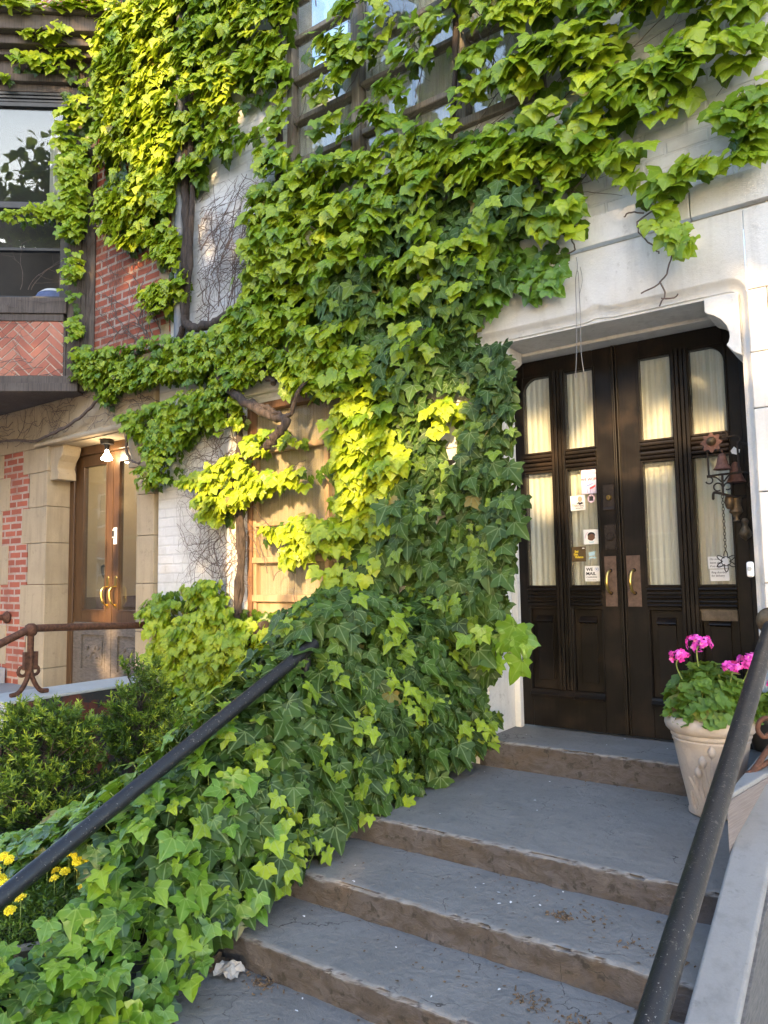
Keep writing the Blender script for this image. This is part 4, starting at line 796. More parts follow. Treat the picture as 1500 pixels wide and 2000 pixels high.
# ---------------------------------------------------------------- where the climbers grow, in metres on the facade (x, z)
BOSTON = [
    ('brick',[(-5.98,6.2),(-5.71,6.68),(-4.93,6.37),(-4.91,4.44),(-4.9,3.8),(-5.21,3.89),(-5.57,3.9),(-6.01,4.25),(-6.08,5.26),(-6.06,5.92)],1.15,0.09,0.16,0.14,0.92),
    ('brick',[(-5.58,4.07),(-4.9,3.98),(-4.76,3.37),(-4.89,3.36),(-5.13,3.64),(-5.31,3.83)],0.85,0.08,0.15,0.12,0.9),
    ('brick',[(-5.38,3.52),(-4.86,3.42),(-4.63,3.3),(-4.86,3.2),(-5.27,3.2)],1.0,0.08,0.14,0.12,0.87),
    ('main',[(-4.9,6.44),(-3.57,5.81),(-3.6,5.24),(-3.63,4.6),(-3.95,4.65),(-4.13,4.83),(-4.55,4.94),(-4.64,4.17),(-4.86,4.26)],0.95,0.09,0.17,0.13,0.7),
    ('main',[(-4.58,5.02),(-3.63,4.88),(-3.56,3.97),(-3.79,3.99),(-3.96,4.29),(-4.36,4.34),(-4.58,4.5)],0.45,0.09,0.16,0.12,0.66),
    ('main',[(-3.84,4.23),(-3.55,4.17),(-3.56,3.62),(-3.87,3.71),(-3.96,3.84)],0.9,0.09,0.16,0.12,0.7),
    ('main',[(-3.6,5.03),(-3.32,4.94),(-2.99,4.73),(-2.99,4.64),(-3.42,4.73),(-3.58,4.84)],0.35,0.09,0.15,0.1,0.68),
    ('main',[(-3.22,5.02),(-2.94,5.3),(-2.51,5.15),(-2.6,4.57),(-2.82,4.48),(-3.0,4.37),(-3.18,4.39),(-3.28,4.65)],0.43,0.1,0.17,0.14,0.62),
    ('main',[(-2.51,4.71),(-2.12,5.0),(-1.9,4.82),(-2.15,4.4),(-2.29,4.22),(-2.48,4.37),(-2.57,4.26),(-2.62,4.44)],0.43,0.1,0.17,0.12,0.72),
    ('main',[(-2.63,4.36),(-2.33,4.27),(-2.53,4.11),(-2.65,4.07),(-2.76,4.24)],0.38,0.1,0.16,0.12,0.64),
    ('main',[(-3.47,4.61),(-3.18,4.53),(-3.18,4.37),(-3.43,4.39)],0.4,0.09,0.15,0.1,0.7),
    ('main',[(-3.63,4.24),(-3.33,4.22),(-2.95,4.22),(-2.53,4.02),(-2.53,3.95),(-2.87,3.99),(-3.33,4.05)],0.43,0.09,0.16,0.12,0.68),
    ('main',[(-2.13,4.39),(-2.02,4.44),(-1.83,4.38),(-1.86,4.12),(-1.96,4.11),(-2.14,4.15)],0.43,0.1,0.17,0.13,0.72),
    ('main',[(-2.45,3.99),(-2.14,3.98),(-1.83,4.0),(-1.76,3.89),(-2.15,3.8),(-2.41,3.85)],0.43,0.1,0.17,0.12,0.68),
    ('main',[(-1.97,4.86),(-0.4,4.22),(-0.43,3.72),(-0.59,3.74),(-0.8,3.89),(-1.03,3.96),(-1.32,4.0),(-1.76,4.02),(-1.92,4.42)],0.62,0.11,0.19,0.14,0.66),
    ('main',[(-1.83,3.98),(-1.66,4.07),(-1.41,4.05),(-1.17,4.0),(-1.1,3.81),(-0.99,3.62),(-0.84,3.61),(-0.66,3.7),(-0.48,3.61),(-0.43,3.56),(-0.53,3.45),(-0.63,3.43),(-0.64,3.55),(-0.82,3.49),(-0.85,3.39),(-1.01,3.37),(-1.2,3.41),(-1.48,3.58),(-1.81,3.58)],0.8,0.11,0.2,0.15,0.68),
    ('main',[(-1.61,3.63),(-1.28,3.53),(-0.95,3.39),(-0.82,3.54),(-0.65,3.44),(-0.88,3.34),(-1.06,3.3),(-1.2,3.37),(-1.37,3.36),(-1.62,3.42)],0.25,0.11,0.19,0.13,0.68),
    ('main',[(-1.81,3.58),(-1.42,3.56),(-1.2,3.35),(-1.01,3.2),(-1.02,3.11),(-1.35,3.2),(-1.53,3.11),(-1.63,3.1),(-1.89,3.1),(-2.17,3.19),(-2.23,3.51)],0.85,0.11,0.2,0.16,0.66),
    ('main',[(-1.18,3.09),(-1.05,3.1),(-0.82,3.02),(-0.85,2.94),(-0.95,2.91),(-1.11,2.95),(-1.17,2.95)],0.7,0.11,0.19,0.14,0.66),
    ('main',[(-0.87,3.03),(-0.64,3.06),(-0.45,3.18),(-0.47,2.97),(-0.63,2.95),(-0.74,2.98)],0.7,0.1,0.17,0.13,0.64),
    ('main',[(-0.56,3.3),(-0.44,3.36),(-0.47,2.97),(-0.6,3.05)],1.0,0.1,0.18,0.14,0.6),
    ('main',[(-1.63,3.02),(-1.42,3.03),(-1.39,2.92),(-1.51,2.81),(-1.61,2.8),(-1.7,2.92)],1.0,0.12,0.19,0.15,0.66),
    ('main',[(-1.1,3.92),(-0.76,3.75),(-0.76,3.49),(-1.05,3.57)],0.55,0.11,0.18,0.16,0.66),
    ('main',[(-0.73,3.74),(-0.44,3.63),(-0.46,3.47),(-0.67,3.47)],0.6,0.11,0.18,0.15,0.66),
    ('main',[(-1.27,3.71),(-0.83,3.53),(-0.93,3.35),(-1.25,3.43)],0.35,0.11,0.18,0.16,0.66),
    ('main',[(-1.77,4.74),(-0.45,4.16),(-0.43,3.67),(-0.78,3.86),(-1.17,4.01),(-1.62,4.18)],0.6,0.11,0.18,0.16,0.66),
    ('main',[(-0.73,3.26),(-0.58,3.33),(-0.45,3.28),(-0.47,2.95),(-0.6,2.94),(-0.69,3.05)],0.5,0.1,0.17,0.14,0.62),
    ('main',[(-3.9,3.86),(-3.43,3.93),(-2.7,3.89),(-2.15,3.8),(-1.77,3.63),(-2.16,3.48),(-2.24,3.21),(-2.71,3.32),(-3.24,3.33),(-3.64,3.25),(-3.96,3.62)],1.0,0.11,0.18,0.17,0.7),
    ('main',[(-4.01,3.55),(-3.24,3.44),(-2.89,3.05),(-3.25,2.7),(-3.64,2.78),(-4.18,2.7),(-4.3,2.88),(-4.07,3.08)],0.9,0.1,0.17,0.15,0.68),
    ('main',[(-3.24,3.33),(-2.71,3.32),(-2.17,3.19),(-1.96,2.96),(-2.25,2.75),(-2.72,2.66),(-3.25,2.77)],0.3,0.11,0.17,0.26,0.62),
    ('main',[(-3.96,3.74),(-2.96,3.58),(-2.55,3.3),(-2.89,2.91),(-3.44,2.74),(-3.64,3.09),(-4.07,3.2)],0.7,0.11,0.17,0.24,0.64),
    ('main',[(-3.25,2.7),(-2.72,2.73),(-2.26,2.49),(-2.41,2.32),(-2.99,2.22),(-3.25,2.41)],0.45,0.11,0.17,0.25,0.66),
    ('main',[(-2.63,3.29),(-1.82,3.14),(-1.8,2.88),(-1.97,2.65),(-2.33,2.57),(-2.72,2.86)],0.3,0.1,0.16,0.24,0.6),
    ('band',[(-6.35,3.11),(-5.7,3.04),(-4.92,2.95),(-4.3,2.92),(-3.8,2.82),(-3.75,2.57),(-4.12,2.48),(-4.29,2.27),(-4.65,2.13),(-4.98,2.28),(-4.72,2.37),(-4.53,2.51),(-4.98,2.61),(-5.54,2.61),(-6.01,2.66),(-6.3,2.83)],1.25,0.055,0.105,0.13,0.6),
    ('band',[(-5.61,2.39),(-5.18,2.44),(-4.53,2.49),(-4.29,2.27),(-4.59,2.11),(-4.84,1.97),(-5.17,1.96),(-5.28,2.15),(-5.5,2.17)],1.2,0.055,0.105,0.12,0.56),
    ('band',[(-5.97,2.66),(-5.62,2.69),(-5.8,2.49),(-6.0,2.57)],0.8,0.05,0.09,0.08,0.55),
    ('band',[(-5.24,2.01),(-4.84,2.01),(-4.84,1.8),(-5.17,1.72),(-5.38,1.76),(-5.35,1.89)],0.8,0.055,0.1,0.1,0.6),
    ('band',[(-4.42,3.03),(-3.64,3.09),(-3.25,2.7),(-3.26,2.26),(-3.64,2.48),(-4.07,2.4),(-4.35,2.61)],0.95,0.08,0.14,0.14,0.64),
    ('mid',[(-4.97,1.83),(-4.53,1.87),(-4.12,1.89),(-4.01,1.72),(-4.35,1.63),(-4.53,1.49),(-4.65,1.45),(-4.59,1.65)],0.8,0.06,0.11,0.1,0.8),
    ('mid',[(-4.65,1.53),(-4.24,1.62),(-3.96,1.72),(-3.45,1.74),(-3.08,1.74),(-3.08,1.57),(-3.45,1.6),(-3.85,1.58),(-4.12,1.5),(-4.35,1.38),(-4.62,1.41)],1.0,0.07,0.13,0.12,0.9),
    ('mid',[(-3.96,1.34),(-3.65,1.36),(-3.22,1.4),(-3.09,1.22),(-3.36,1.13),(-3.65,1.03),(-3.75,1.14),(-3.5,1.24),(-3.91,1.22)],0.85,0.08,0.13,0.12,0.88),
    ('mid',[(-3.96,2.03),(-3.55,2.01),(-3.45,1.94),(-3.75,1.89),(-3.93,1.87)],0.6,0.07,0.12,0.1,0.7),
    ('mid',[(-3.64,2.55),(-3.25,2.7),(-2.73,2.45),(-2.65,2.17),(-2.99,2.11),(-3.16,2.21),(-3.54,2.24)],0.9,0.1,0.16,0.16,0.76),
    ('mid',[(-3.26,2.16),(-2.9,2.21),(-2.66,2.03),(-2.58,1.69),(-2.67,1.4),(-2.76,1.04),(-3.01,0.85),(-3.27,0.85),(-3.31,1.23),(-3.08,1.57),(-3.17,1.93)],1.05,0.1,0.17,0.16,0.78),
    ('mid',[(-2.67,1.34),(-2.4,1.35),(-2.29,1.47),(-2.24,1.75),(-2.46,1.9),(-2.38,2.06),(-2.2,1.97),(-2.25,1.37)],0.6,0.1,0.16,0.22,0.76),
    ('mid',[(-4.35,2.36),(-4.01,2.35),(-3.96,1.45),(-4.29,1.87)],0.25,0.07,0.12,0.08,0.7),
    ('low',[(-5.39,0.71),(-4.96,0.89),(-4.35,0.94),(-4.26,0.69),(-4.46,0.57),(-4.95,0.56),(-5.22,0.65)],1.1,0.07,0.12,0.13,0.62),
    ('low',[(-5.15,0.61),(-4.4,0.71),(-3.75,0.72),(-3.41,0.64),(-3.27,0.81),(-3.19,0.51),(-3.51,0.35),(-3.96,0.11),(-4.4,-0.04),(-4.95,0.15),(-5.08,0.3)],1.15,0.08,0.145,0.17,0.74),
    ('low',[(-5.11,0.22),(-4.07,0.21),(-4.34,-0.08),(-4.94,-0.41),(-5.1,-0.23)],0.75,0.08,0.13,0.16,0.66),
]
ENGLISH = [
    ('col',[(-3.25,3.14),(-2.88,3.3),(-2.16,3.42),(-1.63,3.1),(-1.69,2.98),(-1.86,2.9),(-1.8,2.7),(-1.97,2.55),(-2.19,2.41),(-2.73,2.55),(-3.25,2.85)],1.0,0.09,0.15,0.2,0.48),
    ('col',[(-3.25,2.88),(-2.18,2.73),(-2.08,2.42),(-2.19,2.28),(-2.34,2.24),(-2.42,2.03),(-2.43,1.8),(-2.7,1.8),(-2.82,2.19),(-3.35,2.43)],1.0,0.09,0.15,0.18,0.5),
    ('col',[(-2.74,1.84),(-2.39,1.83),(-2.39,1.67),(-2.11,1.52),(-1.87,1.53),(-1.79,1.31),(-1.89,0.94),(-1.95,0.7),(-2.14,0.58),(-2.53,0.63),(-2.93,0.68),(-3.05,0.98),(-2.75,1.37)],1.15,0.09,0.16,0.2,0.38),
    ('col',[(-2.09,2.29),(-1.9,2.29),(-1.86,1.83),(-1.91,1.5),(-2.22,1.46),(-2.14,1.71),(-2.08,1.95)],0.95,0.08,0.14,0.15,0.32),
    ('col',[(-3.27,0.88),(-2.6,0.75),(-2.1,0.64),(-1.97,0.47),(-2.04,0.35),(-2.43,0.32),(-3.02,0.38),(-3.46,0.49)],1.1,0.1,0.16,0.3,0.3),
    ('col',[(-2.37,2.55),(-2.12,2.46),(-2.02,2.28),(-1.99,2.06),(-2.2,2.06),(-2.38,2.12)],0.9,0.08,0.14,0.16,0.38),
    ('spray',[(-2.03,2.82),(-1.83,2.86),(-1.61,2.77),(-1.52,2.66),(-1.55,2.58),(-1.68,2.52),(-1.84,2.58),(-1.98,2.49),(-2.08,2.42),(-2.19,2.47)],0.9,0.09,0.15,0.1,0.52),
    ('spray2',[(-2.14,0.64),(-1.94,0.67),(-1.78,0.55),(-1.79,0.42),(-1.98,0.41),(-2.11,0.46)],1.0,0.13,0.19,0.22,0.62),
]
# the same on the canted bay (distance from the wall, z)
BAYVINE = [
    ([(0.92,6.14),(0.06,6.2),(0.05,6.07),(0.92,5.99)],0.55,0.09,0.15,0.34,0.85),
    ([(0.92,5.97),(0.44,6.02),(0.15,6.07),(0.12,5.94),(0.63,5.81),(0.91,5.75)],0.55,0.09,0.15,0.12,0.82),
    ([(0.3,5.93),(0.11,5.94),(0.08,5.26),(0.07,4.9),(0.09,4.18),(0.3,4.18),(0.36,4.64),(0.34,5.3),(0.32,5.56)],1.05,0.08,0.14,0.12,0.8),
    ([(0.87,4.42),(0.59,4.47),(0.31,4.51),(0.31,4.38),(0.59,4.33),(0.87,4.35)],1.0,0.06,0.1,0.08,0.9),
    ([(0.26,4.08),(0.11,4.08),(0.13,3.53),(0.07,3.09),(0.21,3.09),(0.2,3.53),(0.27,3.63)],0.6,0.05,0.09,0.07,0.72),
    ([(0.19,3.09),(0.0,3.14),(-0.0,2.99),(0.14,2.89)],1.0,0.06,0.1,0.08,0.65),
]
# ---------------------------------------------------------------- leaves
def outline(kind):
    if kind == 'boston': return [(0,.02),(.14,-.12),(.33,-.13),(.42,-.01),(.55,.06),(.53,.18),(.66,.42),(.54,.43),(.43,.49),(.37,.53),(.38,.64),(.27,.72),(.18,.88),(0,1.06)]
    if kind == 'boston2': return [(0,.04),(.18,-.09),(.38,-.06),(.46,.06),(.57,.14),(.66,.44),(.46,.42),(.34,.46),(.34,.62),(.20,.72),(.10,.88),(0,1.04)]
    if kind == 'english': return [(0,.03),(.10,-.10),(.26,-.20),(.40,-.16),(.37,-.02),(.40,.06),(.56,.14),(.62,.30),(.48,.35),(.36,.41),(.27,.47),(.22,.62),(.12,.80),(0,1.)]
    if kind == 'english2': return [(0,.05),(.14,-.12),(.34,-.12),(.38,.02),(.52,.10),(.60,.30),(.42,.36),(.32,.44),(.25,.62),(.11,.82),(0,.95)]
    if kind == 'tree': return [(0,0),(.25,.2),(.36,.5),(.22,.8),(0,1.1)]
class LeafProto:
    """half outlines mirrored about the midrib, three rings so the blade can arch; local x across, y towards the tip, z out of the face"""
    def __init__(s, kind, fold=.25, droop=.35, ruffle=.04, seed=0):
        r = random.Random(seed); half = outline(kind); k = len(half); vs, uv, fs = [], [], []
        def z(x, y): return fold*abs(x)*.9-droop*(y*y)*.55-.30*droop*x*x*2+ruffle*math.sin(9*x+seed)*math.cos(8*y+seed*2)
        skew = r.uniform(-.05, .05)
        def put(x, y): vs.append((x+skew*y, y, z(x, y))); uv.append((x, y)); return len(vs)-1
        mid = [put(0, half[0][1]+(half[-1][1]-half[0][1])*t) for t in (0, .18, .4, .65, 1)]
        for sg in (1, -1):
            j = lambda: 1+r.uniform(-.07, .07)
            o = [put(sg*x*j(), y*j()) for x, y in half[1:-1]]
            inn = [put(sg*x*.5, half[0][1]*.5+y*.55+.1) for x, y in half[1:-1]]
            n = len(o)
            for i in range(n-1): fs.append((inn[i], o[i], o[i+1], inn[i+1]) if sg > 0 else (inn[i+1], o[i+1], o[i], inn[i]))
            # midrib to the inner ring
            ring = [mid[0]]+inn+[mid[-1]]; m_ = 0
            fs.append((mid[0], o[0], inn[0])[::sg]); fs.append((inn[-1], o[-1], mid[4])[::sg])
            for i in range(n-1):
                ym = (vs[inn[i]][1]+vs[inn[i+1]][1])/2; tgt = min(range(5), key=lambda q: abs(vs[mid[q]][1]-ym-.02))
                while m_ < tgt: fs.append((mid[m_], inn[i], mid[m_+1])[::sg]); m_ += 1
                fs.append((mid[m_], inn[i], inn[i+1])[::sg])
            while m_ < 4: fs.append((mid[m_], inn[-1], mid[m_+1])[::sg]); m_ += 1
        s.v = np.array(vs); s.uv = np.array(uv); s.f = fs
        s.loops = np.array([i for f in fs for i in f]); s.tot = np.array([len(f) for f in fs])
PROTO = {'boston': [LeafProto('boston', random.uniform(.05,.35), random.uniform(.25,.7), .05, i) for i in range(6)]+[LeafProto('boston2', random.uniform(.1,.4), random.uniform(.2,.6), .05, 20+i) for i in range(3)],
         'english': [LeafProto('english', random.uniform(.0,.28), random.uniform(.05,.4), .035, 40+i) for i in range(9)]+[LeafProto('english2', random.uniform(.05,.3), random.uniform(.1,.4), .04, 60+i) for i in range(5)],
         'tree': [LeafProto('tree', .2, .3, .05, 80+i) for i in range(3)]}
class Leaves:
    def __init__(s, kind): s.kind = kind; s.items = []; s.stems = []
    def add(s, p, tip, nor, size, tint):
        tint = 1. if random.random() < .004 else min(.95, tint); s.items.append((*p, *tip, *nor, size, tint, random.randrange(len(PROTO[s.kind]))))
    def build(s, name, mat, parent, smooth=True):
        A = np.array(s.items); V, U, Tn, Lp, Tt = [], [], [], [], []; base = 0
        off = np.array(origin_of(parent))
        for k, pr in enumerate(PROTO[s.kind]):
            B = A[A[:, 11] == k]
            if not len(B): continue
            tip = B[:, 3:6]/np.linalg.norm(B[:, 3:6], axis=1)[:, None]; nor = B[:, 6:9]-tip*np.sum(tip*B[:, 6:9], axis=1)[:, None]
            nor /= np.linalg.norm(nor, axis=1)[:, None]+1e-9; side = np.cross(tip, nor)
            v = B[:, None, 0:3]+B[:, 9][:, None, None]*(pr.v[None, :, 0:1]*side[:, None]+pr.v[None, :, 1:2]*tip[:, None]+pr.v[None, :, 2:3]*nor[:, None])
            m_ = len(B); nv = len(pr.v); V.append(v.reshape(-1, 3)-off); U.append(np.tile(pr.uv[pr.loops], (m_, 1))); Tn.append(np.repeat(B[:, 10], nv))
            Lp.append((pr.loops[None]+base+nv*np.arange(m_)[:, None]).ravel()); Tt.append(np.tile(pr.tot, m_)); base += nv*m_
        V = np.concatenate(V); U = np.concatenate(U); Tn = np.concatenate(Tn); Lp = np.concatenate(Lp); Tt = np.concatenate(Tt)
        me = bpy.data.meshes.new(name); me.vertices.add(len(V)); me.vertices.foreach_set('co', V.ravel().astype('f'))
        me.loops.add(len(Lp)); me.loops.foreach_set('vertex_index', Lp.astype('i')); me.polygons.add(len(Tt))
        st = np.concatenate(([0], np.cumsum(Tt)[:-1])); me.polygons.foreach_set('loop_start', st.astype('i'))
        me.polygons.foreach_set('use_smooth', np.full(len(Tt), smooth)); me.update(calc_edges=True)
        uvl = me.uv_layers.new(name='leaf'); uvl.data.foreach_set('uv', U.ravel().astype('f'))
        at = me.attributes.new('tint', 'FLOAT', 'POINT'); at.data.foreach_set('value', np.clip(Tn, 0, 1).astype('f'))
        me.materials.append(M[mat]); o = bpy.data.objects.new(name, me); C.objects.link(o); o.parent = parent; return o
def inside(poly, x, y):
    c = False; j = len(poly)-1
    for i in range(len(poly)):
        (xi, yi), (xj, yj) = poly[i], poly[j]
        if (yi > y) != (yj > y) and x < (xj-xi)*(y-yi)/(yj-yi+1e-12)+xi: c = not c
        j = i
    return c
def area(poly): return abs(sum(poly[i][0]*poly[(i+1) % len(poly)][1]-poly[(i+1) % len(poly)][0]*poly[i][1] for i in range(len(poly))))/2
def rnd_in(poly):
    xs = [p[0] for p in poly]; ys = [p[1] for p in poly]
    while True:
        x, y = random.uniform(min(xs), max(xs)), random.uniform(min(ys), max(ys))
        if inside(poly, x, y): return x, y
def facade(a, d, z): return Vector((a, -.46-d, z))
FA = (Vector((1,0,0)), Vector((0,-1,0)))
def bayf(t, d, z): return Vector(T(t, d+.02, z))
BAYX = (Vector((BD[0],BD[1],0)), Vector((BN[0],BN[1],0)))
UP = Vector((0,0,1))
from mathutils import noise as NZ
def grow(L, stems, poly, dens, lo, hi, dep, tint, mp=facade, ax=FA, climb=.25):
    """shoots that leave the wall, run sideways and hang; leaves in two ranks, tips down, shingled"""
    lo *= .66; hi *= .70; dep *= .85; ar = area(poly); mean = (lo+hi)/2; per = mean*mean*.55; target = dens*3.0*ar/per; placed = 0; tries = 0
    AX, OUT = ax
    while placed < target and tries < 9000:
        tries += 1
        x, z = rnd_in(poly)
        if NZ.noise(Vector((x*2.1, (z-.22*x)*6.2, 3.3))) < -.02 and random.random() < .88: continue
        L_ = random.uniform(.18, .55)*(mean/.13); ang = random.choice((0, math.pi))+random.gauss(climb if random.random() < .7 else -.2, .35)
        if random.random() < .25: ang = random.uniform(0, 6.28)
        stp = mean*.34; n = max(3, int(L_/stp)); d = random.uniform(.01, .045); D = random.uniform(.25, 1.)*dep; tt = tint+random.gauss(0, .17); pts = []
        s_ = random.choice((-1, 1)); da = random.uniform(-.08, .08)
        for i in range(n):
            f = i/(n-1); x += math.cos(ang)*stp; z += math.sin(ang)*stp; ang += da+random.gauss(0, .12)
            if not inside(poly, x, z): break
            dd = d+D*math.sin(min(1., f*1.3+.1)*1.57); p = mp(x, dd, z-.10*f*f*L_); pts.append(p)
            size = (lo+(hi-lo)*(1-.55*f)*random.uniform(.55, 1.1)); s_ = -s_
            ldir = AX*(math.cos(ang)*.35+s_*.25*math.sin(ang)+random.gauss(0, .33))-UP*random.uniform(.35, 1.05)+OUT*random.uniform(.15, .75)
            nor = OUT*random.uniform(.35, .95)+UP*random.uniform(.45, 1.25)+AX*random.gauss(0, .35)
            q = p+UP*random.uniform(.0, .035)+OUT*random.uniform(.01, .045)+AX*(s_*.02)
            L.add(q, ldir, nor, size, tt+random.gauss(0, .09)+.28*(f-.4)); placed += 1
            if random.random() < .35: stems.tube([p, (p+q)/2+UP*.008, q], .0016, 3, cap=False)
        if len(pts) > 2: stems.tube(pts, [.0035*(1-.6*i/len(pts)) for i in range(len(pts))], 4, cap=False)
    for _ in range(int(target*.22*min(1, dens))):                      # flat under layer on the wall, shade between leaves put into dark tints
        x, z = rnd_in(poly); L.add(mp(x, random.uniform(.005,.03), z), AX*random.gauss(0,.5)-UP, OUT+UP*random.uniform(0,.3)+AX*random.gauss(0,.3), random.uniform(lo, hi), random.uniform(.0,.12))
def creep(mb, p, ang, length, rad, poly=None, mp=facade, depth=0, turn=.25, d0=.004, branch=.16):
    """bare twigs hugging the wall"""
    pts, rr = [], []; x, z = p; n = max(4, int(length/.035)); kids = []
    for i in range(n):
        pts.append(mp(x, d0+rad+abs(random.gauss(0, .002)), z)); rr.append(rad*(1-.65*i/n)); x += math.cos(ang)*.035; z += math.sin(ang)*.035; ang += random.gauss(0, turn)
        if poly and not inside(poly, x, z): break
        if depth < 3 and random.random() < branch: kids.append((x, z, ang+random.choice((-1, 1))*random.uniform(.4, 1.2), length*random.uniform(.25, .6), rr[-1]*.68))
    if len(pts) > 2: mb.tube(pts, rr, 4, cap=False)
    for k in kids: creep(mb, k[:2], k[2], k[3], max(.0013, k[4]), poly, mp, depth+1, turn, d0, branch)
IV = 'climbing ivies on the house fronts'
def ivy(label, loc, group=IV, name='boston_ivy'): return thing(name, label, 'ivy', loc, group)
def vine(key, label, loc, extra=None):
    t = ivy(label, loc); L = Leaves('boston'); st = MB()
    for th, poly, dens, lo, hi, dep, tint in BOSTON:
        if th == key: grow(L, st, poly, dens, lo, hi, dep, tint)
    L.build('foliage', 'boston', t); obj('stems', st, 'stem_dry', t, smooth=True)
    if extra: extra(t)
    return t
def gnarl(mb, pts, r0, r1, n=9, jit=.006):
    pp = smoothpath(pts, 6, jit); k = len(pp); mb.tube(pp, [(r0+(r1-r0)*i/k)*random.uniform(.86, 1.15) for i in range(k)], n)
F = facade
# -- over the tall window and painted brick, with the thick trunk
def main_extra(t):
    b = MB()
    gnarl(b, [F(-4.16,.05,3.05), F(-4.27,.06,2.76), F(-4.33,.09,2.64), F(-4.28,.11,2.49), F(-4.10,.13,2.34), F(-3.88,.16,2.21), F(-3.66,.20,2.10), F(-3.50,.22,2.05), F(-3.56,.24,1.96), F(-3.66,.26,1.88)], .034, .030)
    gnarl(b, [F(-4.05,.05,2.95), F(-4.02,.06,2.70), F(-3.86,.10,2.50), F(-3.70,.14,2.36)], .03, .022)
    gnarl(b, [F(-3.95,.12,2.26), F(-3.78,.17,2.20), F(-3.60,.20,2.12), F(-3.47,.22,2.08), F(-3.40,.22,2.2), F(-3.32,.2,2.34)], .022, .012)
    gnarl(b, [F(-4.20,.03,2.20), F(-4.14,.03,1.9), F(-4.20,.03,1.6), F(-4.15,.03,1.2), F(-4.19,.03,.8), F(-4.16,.03,.3)], .032, .026)
    gnarl(b, [F(-4.12,.03,2.2), F(-4.22,.035,1.75), F(-4.12,.03,1.3), F(-4.16,.03,.7)], .016, .014)
    gnarl(b, [F(-4.80,.03,6.8), F(-4.78,.04,5.6), F(-4.82,.04,4.6), F(-4.78,.05,3.9), F(-4.80,.05,3.2), F(-4.72,.05,3.02), F(-4.45,.07,2.98), F(-4.22,.06,3.02)], .030, .040)
    gnarl(b, [F(-4.74,.03,6.8), F(-4.75,.03,5.2), F(-4.73,.04,4.2), F(-4.76,.05,3.3), F(-4.85,.04,3.0), F(-4.95,.03,2.88)], .022, .028)
    gnarl(b, [F(-3.74,.03,6.6), F(-3.73,.03,5.0), F(-3.75,.03,4.0), F(-3.86,.04,3.4), F(-4.05,.05,3.0)], .022, .03)
    gnarl(b, [F(-2.20,.02,6.0), F(-2.19,.03,4.6), F(-2.22,.03,3.9), F(-2.3,.04,3.4)], .016, .02)
    obj('trunk', b, 'stem_bark', t, smooth=True)
    s = MB(); white = [(-4.72,2.95),(-4.68,4.2),(-3.85,4.15),(-3.83,3.4),(-4.1,3.1),(-4.4,2.95)]
    for _ in range(30): creep(s, (random.uniform(-4.7,-4.0), random.uniform(3.0,3.7)), random.uniform(.6,2.3), random.uniform(.5,1.0), .005, white)
    for _ in range(80): creep(s, (random.uniform(-4.68,-3.9), random.uniform(3.1,4.1)), random.uniform(-.4,.5)+random.choice((0,math.pi)), random.uniform(.4,.8), .003, white, turn=.2)
    ru = [(-2.3,2.97),(-2.3,3.7),(-1.2,4.6),(-.2,4.6),(-.3,3.0)]
    for _ in range(26): creep(s, rnd_in(ru), random.uniform(-.2,.5)+random.choice((0,math.pi)), random.uniform(.4,1.1), .0038, ru, turn=.14, branch=.10)
    wn = [(-3.7,3.85),(-3.7,5.6),(-1.7,5.6),(-1.7,3.85)]
    for _ in range(22): creep(s, rnd_in(wn), random.uniform(1.2,1.9)*random.choice((1,-1)), random.uniform(.4,.9), .004, wn, turn=.2, branch=.12)
    obj('bare_twigs', s, 'stem_dry', t, smooth=True)
vine('main', 'broad yellow-green ivy draped over the tall paned window and the painted brick above the portal', (-4.2,-.46,-.7), main_extra)
def brick_extra(t):
    s = MB(); br = [(-6.15,2.95),(-6.15,4.2),(-5.1,4.2),(-5.1,2.95)]
    for _ in range(20): creep(s, rnd_in(br), random.uniform(0,6.28), random.uniform(.3,.8), .0035, br, turn=.3)
    for _ in range(6): creep(s, (random.uniform(-5.4,-5.1), random.uniform(2.95,3.1)), random.uniform(1.6,2.6), random.uniform(.8,1.3), .006, br, turn=.2)
    obj('bare_twigs', s, 'stem_dry', t, smooth=True)
vine('brick', 'yellow-green ivy hanging down the red brick wall between the bay and the downpipe', (-5.2,-.46,2.9), brick_extra)
def band_extra(t):
    s = MB(); ln = [(-8.2,2.35),(-8.2,2.83),(-5.0,2.83),(-5.0,2.3)]
    b = MB(); gnarl(b, [F(-8.2,.03,2.45), F(-7.5,.03,2.42), F(-7.1,.04,2.36), F(-6.7,.06,2.40), F(-6.35,.06,2.46), F(-6.0,.05,2.62), F(-5.7,.04,2.72)], .012, .018, 6, .004)
    gnarl(b, [F(-5.75,.02,2.70), F(-5.4,.02,2.76), F(-5.0,.03,2.85)], .016, .02, 6, .004); gnarl(b, [F(-5.52,.03,2.35), F(-5.60,.03,2.15), F(-5.52,.03,2.0), F(-5.38,.03,1.98), F(-5.3,.03,2.08)], .014, .008, 6, .003); obj('trunk', b, 'stem_dry', t, smooth=True)
    for _ in range(46): creep(s, rnd_in(ln), random.uniform(-.5,.5)+random.choice((0,math.pi)), random.uniform(.3,.9), .0035, ln, turn=.3)
    obj('bare_twigs', s, 'stem_dry', t, smooth=True)
vine('band', 'small-leaved ivy band trailing along the sandstone lintel above the lit bulb', (-5.1,-.46,2.5), band_extra)
